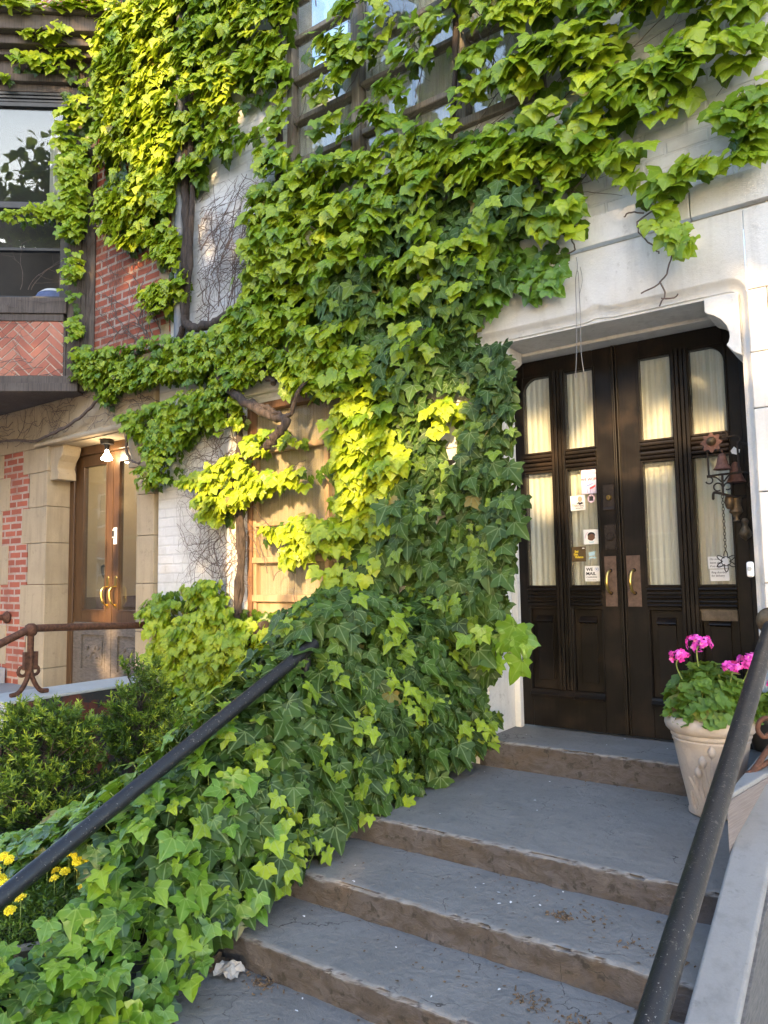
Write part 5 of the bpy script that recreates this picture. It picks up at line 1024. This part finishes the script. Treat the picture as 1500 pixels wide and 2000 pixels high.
def mid_extra(t):
    s = MB(); a1 = [(-4.95,.6),(-4.95,2.2),(-4.1,2.3),(-4.0,.6)]
    for _ in range(60): creep(s, (random.uniform(-4.45,-4.1), random.uniform(.9,2.2)), random.uniform(2.3,4.), random.uniform(.3,.9), .0035, a1, turn=.35)
    a2 = [(-4.4,.5),(-4.4,2.3),(-3.4,2.3),(-3.4,.5)]
    for _ in range(10): creep(s, rnd_in(a2), random.uniform(1,2), random.uniform(.3,.6), .004, a2, turn=.25)
    obj('bare_twigs', s, 'stem_dry', t, smooth=True)
vine('mid', 'golden sprays of ivy reaching across the faded panelled lower window', (-3.3,-.46,1.2), mid_extra)
def low_extra(t):
    b = MB(); gnarl(b, [F(-4.2,.06,-.7), F(-4.25,.08,-.2), F(-4.15,.07,.15), F(-4.0,.08,.45), F(-3.85,.08,.62)], .055, .04); gnarl(b, [F(-4.75,.05,-.72), F(-4.8,.06,-.3), F(-4.65,.05,.0), F(-4.5,.06,.3)], .03, .02); obj('trunk', b, 'stem_bark', t, smooth=True)
vine('low', 'low bushy ivy at the foot of the white wall beside the pale cap slab', (-4.3,-.5,-.73), low_extra)
# -- on the bay
t = ivy('ivy winding over the cornice and down the corner post of the timber bay', T(.15,.02,2.9)); L = Leaves('boston'); st = MB()
for poly, dens, lo, hi, dep, tint in BAYVINE: grow(L, st, poly, dens, lo, hi, dep, tint, bayf, BAYX)
for _ in range(320):                                  # the heap on top of the cornice
    tt = random.uniform(-.2, 1.6); L.add(Vector(T(tt, random.uniform(-.1,.32), 6.34+random.uniform(.0,.16))), BAYX[1]*random.uniform(.2,1)-UP*random.uniform(.1,.8)+BAYX[0]*random.gauss(0,.5), UP*1.+BAYX[1]*random.uniform(0,.8)+BAYX[0]*random.gauss(0,.3), random.uniform(.09,.16), random.gauss(.9,.1))
L.build('foliage', 'boston', t); obj('stems', st, 'stem_dry', t, smooth=True)
s = MB(); a1 = [(.12,2.75),(.12,3.6),(1.0,3.6),(1.0,2.75)]
for _ in range(12): creep(s, rnd_in(a1), random.uniform(-.3,.3), random.uniform(.4,.9), .003, a1, bayf, turn=.2)
a2 = [(.0,2.8),(.0,5.6),(.25,5.6),(.25,2.8)]
for _ in range(9): creep(s, rnd_in(a2), random.uniform(1.3,1.8), random.uniform(.5,1.3), .004, a2, bayf, turn=.15)
for _ in range(3): creep(s, (.5+random.random()*.3, 3.7), 1.9, .5, .003, None, bayf, turn=.15)
obj('bare_twigs', s, 'stem_dry', t, smooth=True)
# -- the sprig dangling over the lintel
t = ivy('lone ivy sprig dangling in front of the stone lintel above the right door', (-1.03,-.46,2.98)); L = Leaves('boston'); st = MB()
line = smoothpath([F(-1.02,.03,3.0), F(-1.0,.06,2.88), F(-.96,.08,2.78), F(-.90,.10,2.68), F(-.87,.10,2.60)], 4)
st.tube(line, .004, 5)
for p, n_ in ((line[5], 5), (line[8], 6), (line[11], 7), (line[14], 8), (line[16], 6)):
    for _ in range(n_): L.add(p+Vector((random.gauss(0,.035), random.uniform(-.05,0), random.gauss(0,.02))), FA[0]*random.gauss(.2,.4)-UP*random.uniform(.5,1)+FA[1]*random.uniform(.1,.5), FA[1]+UP*random.uniform(.2,.8)+FA[0]*random.gauss(0,.4), random.uniform(.065,.11), random.gauss(.66,.1))
tw = MB()
for q in ([F(-1.0,.05,2.86), F(-1.10,.06,2.82), F(-1.08,.05,2.74), F(-1.02,.05,2.66), F(-1.0,.05,2.62)], [F(-1.07,.05,2.86), F(-1.13,.06,2.88), F(-1.17,.06,2.87)], [F(-.93,.06,2.62), F(-.96,.05,2.52), F(-1.01,.05,2.46), F(-1.10,.05,2.43)], [F(-1.0,.05,2.47), F(-.98,.04,2.40), F(-1.01,.05,2.34)], [F(-1.46,.02,2.92), F(-1.47,.05,2.84), F(-1.45,.05,2.77), F(-1.49,.06,2.75)], [F(-1.0,.04,2.38), F(-.95,.04,2.37), F(-.92,.03,2.39)]):
    tw.tube(smoothpath(q, 4, .003), .0045, 5)
L.build('foliage', 'boston', t); obj('stems', st, 'stem_green', t, smooth=True); obj('bare_twigs', tw, 'stem_dry', t, smooth=True)
# ---------------------------------------------------------------- evergreen English ivy on the wall
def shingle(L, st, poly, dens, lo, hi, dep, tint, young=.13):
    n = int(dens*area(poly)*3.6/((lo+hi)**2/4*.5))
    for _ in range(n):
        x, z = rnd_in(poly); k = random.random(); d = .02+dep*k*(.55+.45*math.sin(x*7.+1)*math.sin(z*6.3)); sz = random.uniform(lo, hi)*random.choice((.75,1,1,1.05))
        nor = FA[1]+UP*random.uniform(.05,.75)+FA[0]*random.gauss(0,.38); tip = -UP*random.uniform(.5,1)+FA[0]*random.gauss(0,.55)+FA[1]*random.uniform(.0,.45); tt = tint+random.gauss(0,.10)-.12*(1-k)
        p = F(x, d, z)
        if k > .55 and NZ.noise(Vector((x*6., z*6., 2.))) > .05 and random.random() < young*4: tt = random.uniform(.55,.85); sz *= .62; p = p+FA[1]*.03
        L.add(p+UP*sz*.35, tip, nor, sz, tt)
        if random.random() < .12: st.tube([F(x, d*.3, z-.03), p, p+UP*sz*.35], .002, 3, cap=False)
EIV = 'English ivies around the stoop'
def eivy(key, label, loc, young=.13):
    t = ivy(label, loc, EIV, 'english_ivy'); L = Leaves('english'); st = MB()
    for th, poly, dens, lo, hi, dep, tint in ENGLISH:
        if th == key: shingle(L, st, poly, dens, lo, hi, dep, tint, young)
    return t, L, st
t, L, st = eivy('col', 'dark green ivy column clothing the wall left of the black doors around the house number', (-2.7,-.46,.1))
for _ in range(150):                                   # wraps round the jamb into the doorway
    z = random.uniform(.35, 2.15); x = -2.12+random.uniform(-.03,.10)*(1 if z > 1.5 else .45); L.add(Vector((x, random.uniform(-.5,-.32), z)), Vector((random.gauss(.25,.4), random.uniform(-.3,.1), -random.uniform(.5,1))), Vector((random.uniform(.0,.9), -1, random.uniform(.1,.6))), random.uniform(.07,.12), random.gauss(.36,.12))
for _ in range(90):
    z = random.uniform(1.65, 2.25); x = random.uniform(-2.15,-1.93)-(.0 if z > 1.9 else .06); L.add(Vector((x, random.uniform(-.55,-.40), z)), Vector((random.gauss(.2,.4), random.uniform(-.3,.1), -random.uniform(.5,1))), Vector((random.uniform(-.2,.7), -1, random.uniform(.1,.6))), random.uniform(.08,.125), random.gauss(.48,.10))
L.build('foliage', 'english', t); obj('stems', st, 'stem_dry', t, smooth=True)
t, L, st = eivy('spray', 'mid-green ivy spray spilling onto the smooth stone at the left end of the lintel', (-2.0,-.46,2.6)); L.build('foliage', 'bed', t); obj('stems', st, 'stem_dry', t, smooth=True)
t, L, st = eivy('spray2', 'large fresh green ivy leaves leaning towards the foot of the left door', (-2.15,-.5,.45), .3); L.build('foliage', 'bed', t); obj('stems', st, 'stem_green', t, smooth=True)
# ---------------------------------------------------------------- ivy bank over the left cheek wall, and the bed below
HY = [-.45,-1.1,-1.7,-2.1,-2.5,-2.9,-3.3,-4.2]; HC = [.80,.66,.60,.33,.08,-.20,-.38,-.45]; XR = [-2.14,-2.19,-2.22,-2.21,-2.26,-2.12,-2.08,-2.1]; ZR = [-.02,-.12,-.17,-.26,-.38,-.52,-.62,-.70]
XL = [-3.0,-3.05,-3.1,-3.3,-3.9,-4.4,-4.5,-4.5]; ZL = [-.1,-.25,-.45,-.52,-.52,-.52,-.52,-.5]
def lerp(y, tab): return float(np.interp(-y, [-v for v in HY], tab))
def prof(y):
    hc, xr, zr, xl, zl = (lerp(y, q) for q in (HC, XR, ZR, XL, ZL))
    return [(xr, zr), (xr-.05, zr+(hc-zr)*.40), (-2.40, hc-.07), (-2.56, hc), (-2.74, hc-.08-(.04 if y < -2.4 else .1)), (min(-2.95, xl+.4), zl+(hc-zl)*.25), (xl, zl)]
def on_bank(y, s_):
    P = prof(y); seg = [math.dist(P[i], P[i+1]) for i in range(len(P)-1)]; tot = sum(seg); q = s_*tot
    for i, l_ in enumerate(seg):
        if q <= l_ or i == len(seg)-1:
            k = q/l_; x = P[i][0]+(P[i+1][0]-P[i][0])*k; z = P[i][1]+(P[i+1][1]-P[i][1])*k; dx, dz = (P[i+1][0]-P[i][0])/l_, (P[i+1][1]-P[i][1])/l_; return x, z, Vector((dz, 0, -dx)), tot
        q -= l_
def bank_leaf(L, st, y, s_, layer, sz, tint, upright, lift):
    x, z, nr, tot = on_bank(y, s_); slope = (lerp(y-.05, HC)-lerp(y+.05, HC))/-.1; n = (nr+Vector((0,-slope*.7,0))*max(0., nr.z)).normalized()
    p = Vector((x, y, z))+n*(layer*lift-.03); down = (-UP-n*(-UP).dot(n)); down = down.normalized() if down.length > .05 else Vector((0,-1,0))
    nor = n*1.+UP*upright+Vector((random.gauss(0,.38), random.gauss(0,.38)-.15, random.gauss(0,.25))); tip = down*random.uniform(.3,1)+Vector((random.gauss(0,.5), random.gauss(-.35,.45), random.gauss(0,.2)))
    L.add(p, tip, nor, sz, tint)
    if random.random() < .5: st.tube([p-n*.14*lift/.12-UP*.02, p-n*.05+Vector((random.gauss(0,.012), random.gauss(0,.012), -.012)), p], .0022, 4, cap=False)
t = ivy('dark grey-green ivy bank tumbling over the left cheek wall onto the steps', (-2.6,-1.3,-.7), EIV, 'english_ivy'); L = Leaves('english'); st = MB()
for _ in range(3000):
    y = random.uniform(-2.60,-.44); s_ = random.uniform(0,.80); k = random.random(); yg = k > .5 and NZ.noise(Vector((y*5., s_*9., 1.))) > .0 and random.random() < .6
    bank_leaf(L, st, y, s_, k, random.uniform(.075,.14)*(1 if not yg else .66), random.gauss(.26,.11) if not yg else random.uniform(.66,.94), .35, .13+(.03 if yg else 0))
for _ in range(330):                                   # the bushy top where the handrail ends
    v = Vector((random.gauss(0,1), random.gauss(0,1), random.gauss(.3,.8))).normalized(); p = Vector((-2.52,-1.30,.70))+Vector((v.x*.30, v.y*.40, v.z*.20))*random.uniform(.75,1.05)
    L.add(p, Vector((random.gauss(0,.5), random.gauss(-.3,.4), -random.uniform(.2,.9))), v+Vector((0,-.3,.4)), random.uniform(.07,.13), random.gauss(.36,.13) if random.random() < .85 else .8)
L.build('foliage', 'english', t); obj('stems', st, 'stem_green', t, smooth=True)
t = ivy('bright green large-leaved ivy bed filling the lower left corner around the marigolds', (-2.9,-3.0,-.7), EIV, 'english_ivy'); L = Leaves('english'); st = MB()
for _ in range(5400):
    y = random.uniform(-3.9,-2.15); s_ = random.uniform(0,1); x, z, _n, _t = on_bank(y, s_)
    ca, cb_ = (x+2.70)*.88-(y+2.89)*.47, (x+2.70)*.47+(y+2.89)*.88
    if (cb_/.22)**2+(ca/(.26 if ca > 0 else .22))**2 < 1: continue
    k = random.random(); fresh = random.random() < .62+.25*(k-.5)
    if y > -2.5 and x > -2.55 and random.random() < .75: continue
    bank_leaf(L, st, y, s_, k, random.uniform(.05,.108)*(1 if fresh else .95), (random.gauss(.62,.14) if fresh else random.gauss(.18,.1))-.25*(1-k), .75, .18)  # lower leaves tinted darker, shade inside the bed put into the colour
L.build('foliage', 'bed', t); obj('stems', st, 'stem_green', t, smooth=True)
# ---------------------------------------------------------------- yews
def needles_mesh(name, mat, parent, items):
    """items: base, direction, length, width, tint -> thin folded needles"""
    A = np.array(items); b, d, ln, wd, tt = A[:, :3], A[:, 3:6], A[:, 6:7], A[:, 7:8], A[:, 8]
    d = d/np.linalg.norm(d, axis=1)[:, None]; s = np.cross(d, rng.normal(size=d.shape)); s /= np.linalg.norm(s, axis=1)[:, None]+1e-9
    V = np.stack([b-s*wd*.4, b+s*wd*.4, b+d*ln*.6+s*wd*.5, b+d*ln, b+d*ln*.6-s*wd*.5], 1).reshape(-1, 3)-np.array(origin_of(parent)); n = len(A)
    me = bpy.data.meshes.new(name); me.vertices.add(5*n); me.vertices.foreach_set('co', V.ravel().astype('f')); me.loops.add(5*n); me.loops.foreach_set('vertex_index', np.arange(5*n, dtype='i'))
    me.polygons.add(n); me.polygons.foreach_set('loop_start', (5*np.arange(n)).astype('i')); me.update(calc_edges=True)
    me.uv_layers.new(name='leaf'); at = me.attributes.new('tint', 'FLOAT', 'POINT'); at.data.foreach_set('value', np.repeat(np.clip(tt, 0, 1), 5).astype('f'))
    me.materials.append(M[mat]); o = bpy.data.objects.new(name, me); C.objects.link(o); o.parent = parent; return o
def yew(label, x, y, z0, h, r, nb, lean=(0,0)):
    t = thing('yew_shrub', label, 'shrub', (x,y,z0), 'dark needled yews below the side stoop'); br = MB(); it = []
    for i in range(nb):
        f = random.random()**.8; a = random.uniform(0, 6.28); zz = z0+h*(.12+.80*f); reach = r*(1-.62*f)*random.uniform(.65,1.08)
        o = Vector((x+lean[0]*f, y+lean[1]*f, zz-.10)); e = Vector((x+lean[0]*f+math.cos(a)*reach, y+lean[1]*f+math.sin(a)*reach, zz+random.uniform(-.02,.12))); br.tube([o, (o+e)/2-UP*.02, e], [.007,.005,.002], 4, cap=False)
        for _ in range(9):
            g = random.uniform(.45, 1.); p = o+(e-o)*g; dr = ((e-o).normalized()*.7+Vector((random.gauss(0,.6), random.gauss(0,.6), random.uniform(.1,.9)))).normalized(); ln = random.uniform(.05,.12); tipt = random.uniform(.6,.95) if g > .80 and random.random() < .75 else random.uniform(.1,.4)
            for q in range(22):
                k = q/21; nd = (dr*(.35+.9*k)+Vector((random.gauss(0,.75), random.gauss(0,.75), random.gauss(0,.75)))).normalized(); it.append((*(p+dr*ln*k), *nd, random.uniform(.024,.040), .0068, tipt*(.45+.55*k)+random.gauss(0,.05)))
    br.tube(smoothpath([(x,y,z0),(x+lean[0]*.4,y+lean[1]*.4,z0+h*.5),(x+lean[0],y+lean[1],z0+h*.9)], 4), [.03-.002*i for i in range(9)], 7)
    obj('branches', br, 'bark', t, smooth=True); needles_mesh('foliage', 'yew', t, it)
yew('broad low yew with bright tips, foremost at the left edge', -4.12, -2.02, -.73, .98, .50, 150)
yew('tallest slim yew in front of the dark painted stoop wall', -4.22, -1.35, -.73, 1.12, .36, 105, (.05,0))
yew('small yew just behind the left handrail', -3.62, -1.45, -.73, .80, .36, 80)
# ---------------------------------------------------------------- geraniums
def geranium(label, cx, cy, cz, r, h, n, heads):
    t = thing('geranium', label, 'plant', (cx,cy,cz)); V, Fc, U, Tn = [], [], [], []; st = MB()
    for i in range(n):
        u = random.uniform(-.02, 1); a = random.uniform(0, 6.28); s_ = math.sqrt(max(0, 1-u*u))*random.uniform(.8,1.) if u > 0 else random.uniform(.8,1); k = random.uniform(.72,1.03)
        p = Vector((cx+r*s_*math.cos(a)*k, cy+r*s_*math.sin(a)*k, cz+.03+h*max(u,.04)*k)); nor = Vector((math.cos(a)*s_*1.0+random.gauss(0,.25), math.sin(a)*s_*1.0+random.gauss(0,.25), .45+max(0,u)*.8+random.gauss(0,.15))).normalized()
        side = nor.orthogonal().normalized(); tip = nor.cross(side); sz = random.uniform(.026,.046); b = len(V); tt = random.gauss(.5,.2); V.append(p-nor*sz*.25); U.append((0,0)); Tn.append(tt); m_ = 21; ph = random.uniform(0,6)
        for ring, rr in ((0,.55),(1,1.)):
            for j in range(m_):
                an = R(-160+320*j/(m_-1)); sc = rr*(1+.10*math.cos(7*an)*ring+.05*math.cos(21*an)*ring); hh = sz*(.10*ring*math.sin(5*an+ph)-.05+.12*ring)
                V.append(p+(side*math.sin(an)+tip*math.cos(an))*sz*sc+nor*hh); U.append((math.sin(an)*sc, math.cos(an)*sc)); Tn.append(tt+.1*ring)
        for j in range(m_-1): Fc.append((b, b+1+j, b+2+j)); Fc.append((b+1+j, b+1+m_+j, b+2+m_+j, b+2+j))
        st.tube([(cx+random.gauss(0,.03), cy+random.gauss(0,.03), cz), p-nor*sz*.3-UP*.02, p-nor*sz*.25], .0018, 4, cap=False)
    off = origin_of(t); me = bpy.data.meshes.new('foliage'); me.from_pydata([tuple(v-off) for v in V], [], Fc); uvl = me.uv_layers.new(name='leaf'); li = np.zeros(len(me.loops), 'i'); me.loops.foreach_get('vertex_index', li)
    uvl.data.foreach_set('uv', np.array(U)[li].ravel().astype('f')); at = me.attributes.new('tint', 'FLOAT', 'POINT'); at.data.foreach_set('value', np.clip(Tn, 0, 1).astype('f')); me.materials.append(M['geranium'])
    for p_ in me.polygons: p_.use_smooth = True
    o = bpy.data.objects.new('foliage', me); C.objects.link(o); o.parent = t
    for hx, hy, hz, hr, nf in heads:
        st.tube(smoothpath([(cx+(hx-cx)*.5, cy+(hy-cy)*.5, cz+.1), (hx-.01, hy, hz-.06), (hx, hy, hz-.01)], 4), .0032, 6); f = MB()
        for _ in range(nf):
            v = Vector((random.gauss(0,1), random.gauss(0,1), random.gauss(.35,.8))).normalized(); p = Vector((hx,hy,hz))+Vector((v.x*hr, v.y*hr, v.z*hr*.62))*random.uniform(.8,1.12); v = (v+Vector((random.gauss(0,.35),random.gauss(0,.35),random.gauss(0,.35)))).normalized(); sd = v.orthogonal().normalized(); s2 = v.cross(sd); a0 = random.uniform(0,6)
            for q in range(5):
                a = a0+q*1.2566; dr = sd*math.cos(a)+s2*math.sin(a); pr = v.cross(dr); L_ = random.uniform(.013,.019)
                f.add([p, p+dr*L_*.6+pr*L_*.42+v*.003, p+dr*L_*1.05+pr*L_*.22+v*.001, p+dr*L_*1.05-pr*L_*.22+v*.0, p+dr*L_*.6-pr*L_*.42+v*.002], [(0,1,2,3,4)])
        obj('flower_head', f, 'petal_pink', t)
    obj('stems', st, 'stem_green', t, smooth=True)
geranium('pink geranium with a round dome of scalloped leaves in the clay pot', px_, py_, pz_+.405, .215, .245, 440, [(px_-.022,py_-.05,pz_+.775,.055,34),(px_-.10,py_-.10,pz_+.72,.035,20),(px_+.18,py_-.02,pz_+.70,.055,34),(px_+.12,py_-.06,pz_+.675,.038,18)])
geranium('second pink geranium mostly behind the right handrail', -.575, -.56, .27, .12, .10, 90, [(-.555,-.60,.455,.035,22)])
t = tag(obj('dead_leaf', (lambda p: (p.add([(px_-.135,py_-.12,pz_+.43),(px_-.115,py_-.135,pz_+.433),(px_-.112,py_-.14,pz_+.485),(px_-.122,py_-.13,pz_+.505),(px_-.135,py_-.125,pz_+.485)], [(0,1,2,3,4)]), p)[1])(MB()), 'dead_leaf'), 'dry orange leaf standing in the rim of the clay flowerpot', 'leaf')
# ---------------------------------------------------------------- marigolds in a bowl sunk in the ivy
mx, my, mz = -2.72, -2.87, -.28
t = thing('planting_bowl', 'clay bowl with a pale rim sunk in the ivy bed', 'bowl', (mx,my,mz-.14)); p = MB(); p.lathe([(.0001,0),(.14,0),(.20,.13),(.215,.135),(.215,.15),(.195,.15),(.19,.13)], 36, (mx,my,mz-.14)); obj('bowl', p, 'pot', t, smooth=True)
p = MB(); p.lathe([(.0001,.01),(.19,0)], 24, (mx,my,mz)); obj('soil', p, 'soil', t)
t = thing('marigolds', 'yellow marigolds flowering in the sunken bowl under the left handrail', 'flowers', (mx,my,mz)); it = []; st = MB()
for _ in range(4200):
    a = random.uniform(0,6.28); rr = .22*math.sqrt(random.random()); it.append((mx+rr*math.cos(a), my+rr*math.sin(a), mz+random.uniform(0,.11)*(1-rr*1.2), random.gauss(0,.8), random.gauss(0,.8), random.uniform(.1,1), random.uniform(.015,.03), .006, random.uniform(.05,.45)))
needles_mesh('foliage', 'yew', t, it)
for k in range(34):
    a = random.uniform(0,6.28); rr = .22*math.sqrt(random.random()); hx, hy, hz = mx+rr*math.cos(a), my+rr*math.sin(a), mz+random.uniform(.11,.19); f = MB(); st.tube([(hx,hy,mz),(hx,hy,hz)], .002, 4)
    tl = Vector((random.gauss(.15,.25), random.gauss(-.45,.25), 1)).normalized(); s1 = tl.orthogonal().normalized(); s2 = tl.cross(s1)
    for lay, (n_, r0, up) in enumerate(((9,.020,.0),(8,.016,.006),(6,.011,.010),(4,.008,.012))):
        for q in range(n_):
            a = 6.283*q/n_+lay*.5+random.gauss(0,.08); dr = s1*math.cos(a)+s2*math.sin(a); pr = tl.cross(dr); c0 = Vector((hx,hy,hz))+tl*up; L_ = r0*random.uniform(.9,1.1); wv = L_*.42 if lay < 3 else L_*.6
            f.add([c0, c0+dr*L_*.6+pr*wv+tl*.003, c0+dr*L_+pr*wv*.8+tl*.0, c0+dr*L_*.93+tl*.004, c0+dr*L_-pr*wv*.8-tl*.001, c0+dr*L_*.6-pr*wv+tl*.003], [(0,1,2,3,4,5)])
    obj('flower_head', f, 'petal_yellow', t)
obj('stems', st, 'stem_green', t)
# ---------------------------------------------------------------- litter on the steps
t = thing('crumpled_paper', 'crumpled pale paper scrap lying on the lowest visible step', 'paper scrap', (-2.16,-2.42,-.495)); p = MB(); g = []
from mathutils import noise as _n
for i in range(9):
    for j in range(9):
        x, y = -2.21+.11*i/8, -2.47+.09*j/8; g.append((x+random.gauss(0,.004), y+random.gauss(0,.004), -.488+.038*abs(_n.noise(Vector((x*38,y*38,2))))+.03*math.exp(-((i-4)**2+(j-5)**2)/9)+random.uniform(0,.008)))
p.add(g, [(i*9+j, i*9+j+1, (i+1)*9+j+1, (i+1)*9+j) for i in range(8) for j in range(8) if (i, j) not in ((0,0),(7,0),(0,7),(7,7),(0,1),(7,6))]); obj('scrap', p, 'crumpled', t)
t = thing('dead_leaf', 'brown curled dead leaf tucked beside the crumpled paper', 'leaf', (-2.24,-2.44,-.495)); L = Leaves('english'); L.add((-2.22,-2.42,-.475), (-1,-.3,.1), (.1,-.4,1), .075, .1); L.build('blade', 'dead_leaf', t)
def litter(name, label, cat, mat, n, spots, lo, hi):
    p = MB()
    for _ in range(n):
        x0, x1, y0, y1, z = random.choice(spots); x, y = random.uniform(x0, x1), y1-abs(random.gauss(0, .4))*(y1-y0) if random.random() < .55 else random.uniform(y0, y1)
        if y < y0: continue
        a = random.uniform(0, 6.28); s_ = random.uniform(lo, hi); el = random.uniform(.3, 1); c, d = math.cos(a), math.sin(a)
        p.add([(x+(u*c-v*el*d)*s_, y+(u*d+v*el*c)*s_, z+.003+random.uniform(0,.4)*s_*w_) for u, v, w_ in ((-1,0,0),(-.2,-.8,1),(1,-.2,.3),(.6,.7,1),(-.4,.7,.5))], [(0,1,2,3,4)])
    o = obj(name, p, mat); return tag(o, label, cat, kind='stuff')
SP = [(-2.1,-.68,-1.52,-.48,-.15),(-2.1,-.68,-1.97,-1.58,-.265),(-2.1,-.68,-2.33,-2.01,-.38),(-2.1,-.68,-2.7,-2.37,-.495),(-1.5,-.68,-1.97,-1.58,-.265),(-1.6,-.68,-2.33,-2.01,-.38)]
litter('leaf_litter', 'brown leaf crumbs scattered along the backs of the steps', 'litter', 'dead_leaf', 330, SP, .002, .009)
litter('fallen_petals', 'tiny pale petals dotted over the treads', 'petals', 'plastic_white', 34, SP+[(-2.1,-.9,-.44,-.05,0.)], .004, .009)
p = MB()
for (cx, cy, z, n_) in ((-1.12,-1.80,-.265,50),(-1.02,-1.74,-.265,16),(-.86,-1.86,-.265,16),(-1.08,-2.16,-.38,40),(-.92,-2.18,-.38,36),(-.83,-2.25,-.38,20),(-2.0,-2.40,-.495,70),(-.72,-1.9,-.265,16)):
    for _ in range(n_):
        x, y = random.gauss(cx,.035), random.gauss(cy,.022); a = random.uniform(0,6.28); l_ = random.uniform(.004,.016); p.tube([(x,y,z+.003),(x+l_*math.cos(a),y+l_*math.sin(a),z+.004+random.uniform(0,.008))], random.uniform(.0012,.003), 4)
tag(obj('twig_crumbs', p, 'dead_leaf'), 'small heaps of broken twigs and crumbs on the treads', 'litter', kind='stuff')
# ---------------------------------------------------------------- street trees across the road: mirrored in the panes, crowns shaped to block the low sun except through carved gaps
SUN_GAPS = [(-3.78,1.42,.52,.85),(-3.95,.95,.25,.30),(-2.36,1.85,.16,.30),(-2.95,1.75,.13,.36),(-6.20,1.75,.17,.33),(-6.18,.95,.15,.40),(-6.15,.30,.10,.10),(-1.25,1.95,.42,.20),(-.40,1.9,.10,.28),(-.45,1.2,.06,.15),(-.46,2.35,.08,.12),(-4.45,1.75,.22,.16),(-1.7,1.9,.12,.25)]  # openings cut in the crowns along the sun rays to lay light patches
YREF = -.42
def shaded(p):
    k = (YREF-p[1])/SUN.y; x, z = p[0]+SUN.x*k, p[2]+SUN.z*k
    for gx, gz, rx, rz in SUN_GAPS:
        if ((x-gx)/(rx+.15))**2+((z-gz)/(rz+.15))**2 < 1: return False
    return True
def street_tree(label, x, y, h, blobs, n):
    t = thing('street_tree', label, 'tree', (x,y,-.75), 'street trees mirrored in the windows, crowns shaped to block the sun'); L = Leaves('tree'); tk = MB(); top = Vector((x, y, h*.42))
    tk.tube(smoothpath([(x,y,-.75),(x+.05,y,h*.2),(x-.05,y,h*.42)], 4), [.20-.008*i for i in range(9)], 10)
    for bx, by_, bz, br_ in blobs:
        tk.tube(smoothpath([top, (top+Vector((bx,by_,bz)))/2+Vector((random.gauss(0,.2),0,.2)), (bx,by_,bz)], 4), [.10-.009*i for i in range(9)], 7)
        for _ in range(int(n*br_*br_)):
            v = Vector((random.gauss(0,1), random.gauss(0,1), random.gauss(0,1))).normalized()*br_*random.random()**.45; p = Vector((bx+v.x, by_+v.y*.8, bz+v.z*.85))
            if not shaded(p): continue
            L.add(p, (random.gauss(0,1), random.gauss(0,1), random.gauss(-.6,.5)), (random.gauss(0,.6), random.gauss(0,.6)+.4, 1), random.uniform(.20,.34), random.random())
    obj('trunk', tk, 'bark', t, smooth=True); L.build('crown', 'tree_leaf', t)
street_tree('broad street tree mirrored at the left of the windows', -2.4, -13, 10, [(-3.4,-13,5.2,2.1),(-1.2,-12.6,4.9,2.0),(-2.6,-13.2,7.6,2.2),(-.6,-13,7.4,2.1),(-2.2,-13,9.6,1.9),(-1.8,-14.2,6.2,2.2),(-2.1,-13,11.6,1.25),(-3.5,-13,10.3,1.0),(-3.2,-13.4,3.6,1.7),(-.6,-13.4,3.5,1.7)], 300)
street_tree('middle street tree straight across the road, crown shaped to block the sun', 2.0, -13.2, 10.5, [(.8,-13,5.0,2.1),(3.0,-12.8,5.1,2.1),(1.2,-13.2,7.6,2.1),(3.2,-13.2,7.7,2.1),(2.1,-13,9.8,2.0),(2.,-14.4,6.2,2.2),(.9,-13,11.4,1.5),(1.2,-13.4,3.4,1.8),(3.4,-13.4,3.4,1.8)], 300)
street_tree('right-hand street tree out of view, crown shaped to shade the portal', 6.0, -12.9, 10, [(4.9,-13,5.0,2.1),(6.9,-12.8,5.2,2.1),(5.4,-13.2,7.4,2.1),(7.0,-13,7.6,2.1),(6.0,-13,9.6,2.0),(5.6,-14.2,6.2,2.1),(5.4,-13.4,3.4,1.8),(7.4,-13.4,3.6,1.8),(8.6,-13.2,6.0,2.0)], 300)

t = thing('row_house', 'red brick row house across the road, mirrored in the door panes', 'house', (-14,-22,-.75))
b = MB(); b.box(-75,-1,-26,-22,-.75,9.5); obj('wall', b, 'red_brick', t)
b = MB(); b.box(-75.2,-.8,-26.2,-21.7,9.5,10.0); b.box(-75.1,-.9,-21.99,-21.9,3.3,3.5); obj('cornice', b, 'sandstone', t)
for xx in range(-72, -2, 4):
    for zz in (.4, 4.2, 7.0):
        b = MB(); b.box(xx,xx+.08,-21.995,-21.9,zz,zz+1.9); b.box(xx+1.12,xx+1.2,-21.995,-21.9,zz,zz+1.9); b.box(xx+.08,xx+1.12,-21.995,-21.9,zz+1.82,zz+1.9); b.box(xx+.08,xx+1.12,-21.995,-21.93,zz+.9,zz+.96); b.box(xx-.1,xx+1.3,-21.995,-21.85,zz-.1,zz)
        f = obj('window', b, 'limestone', t); g = MB(); g.box(xx+.08,xx+1.12,-21.994,-21.97,zz,zz+1.82); obj('pane', g, 'dark_frame', f)

for o in bpy.data.objects:
    if o.parent and o.name.split('.')[0] in ('stems', 'bare_twigs'): o['kind'] = 'stuff'
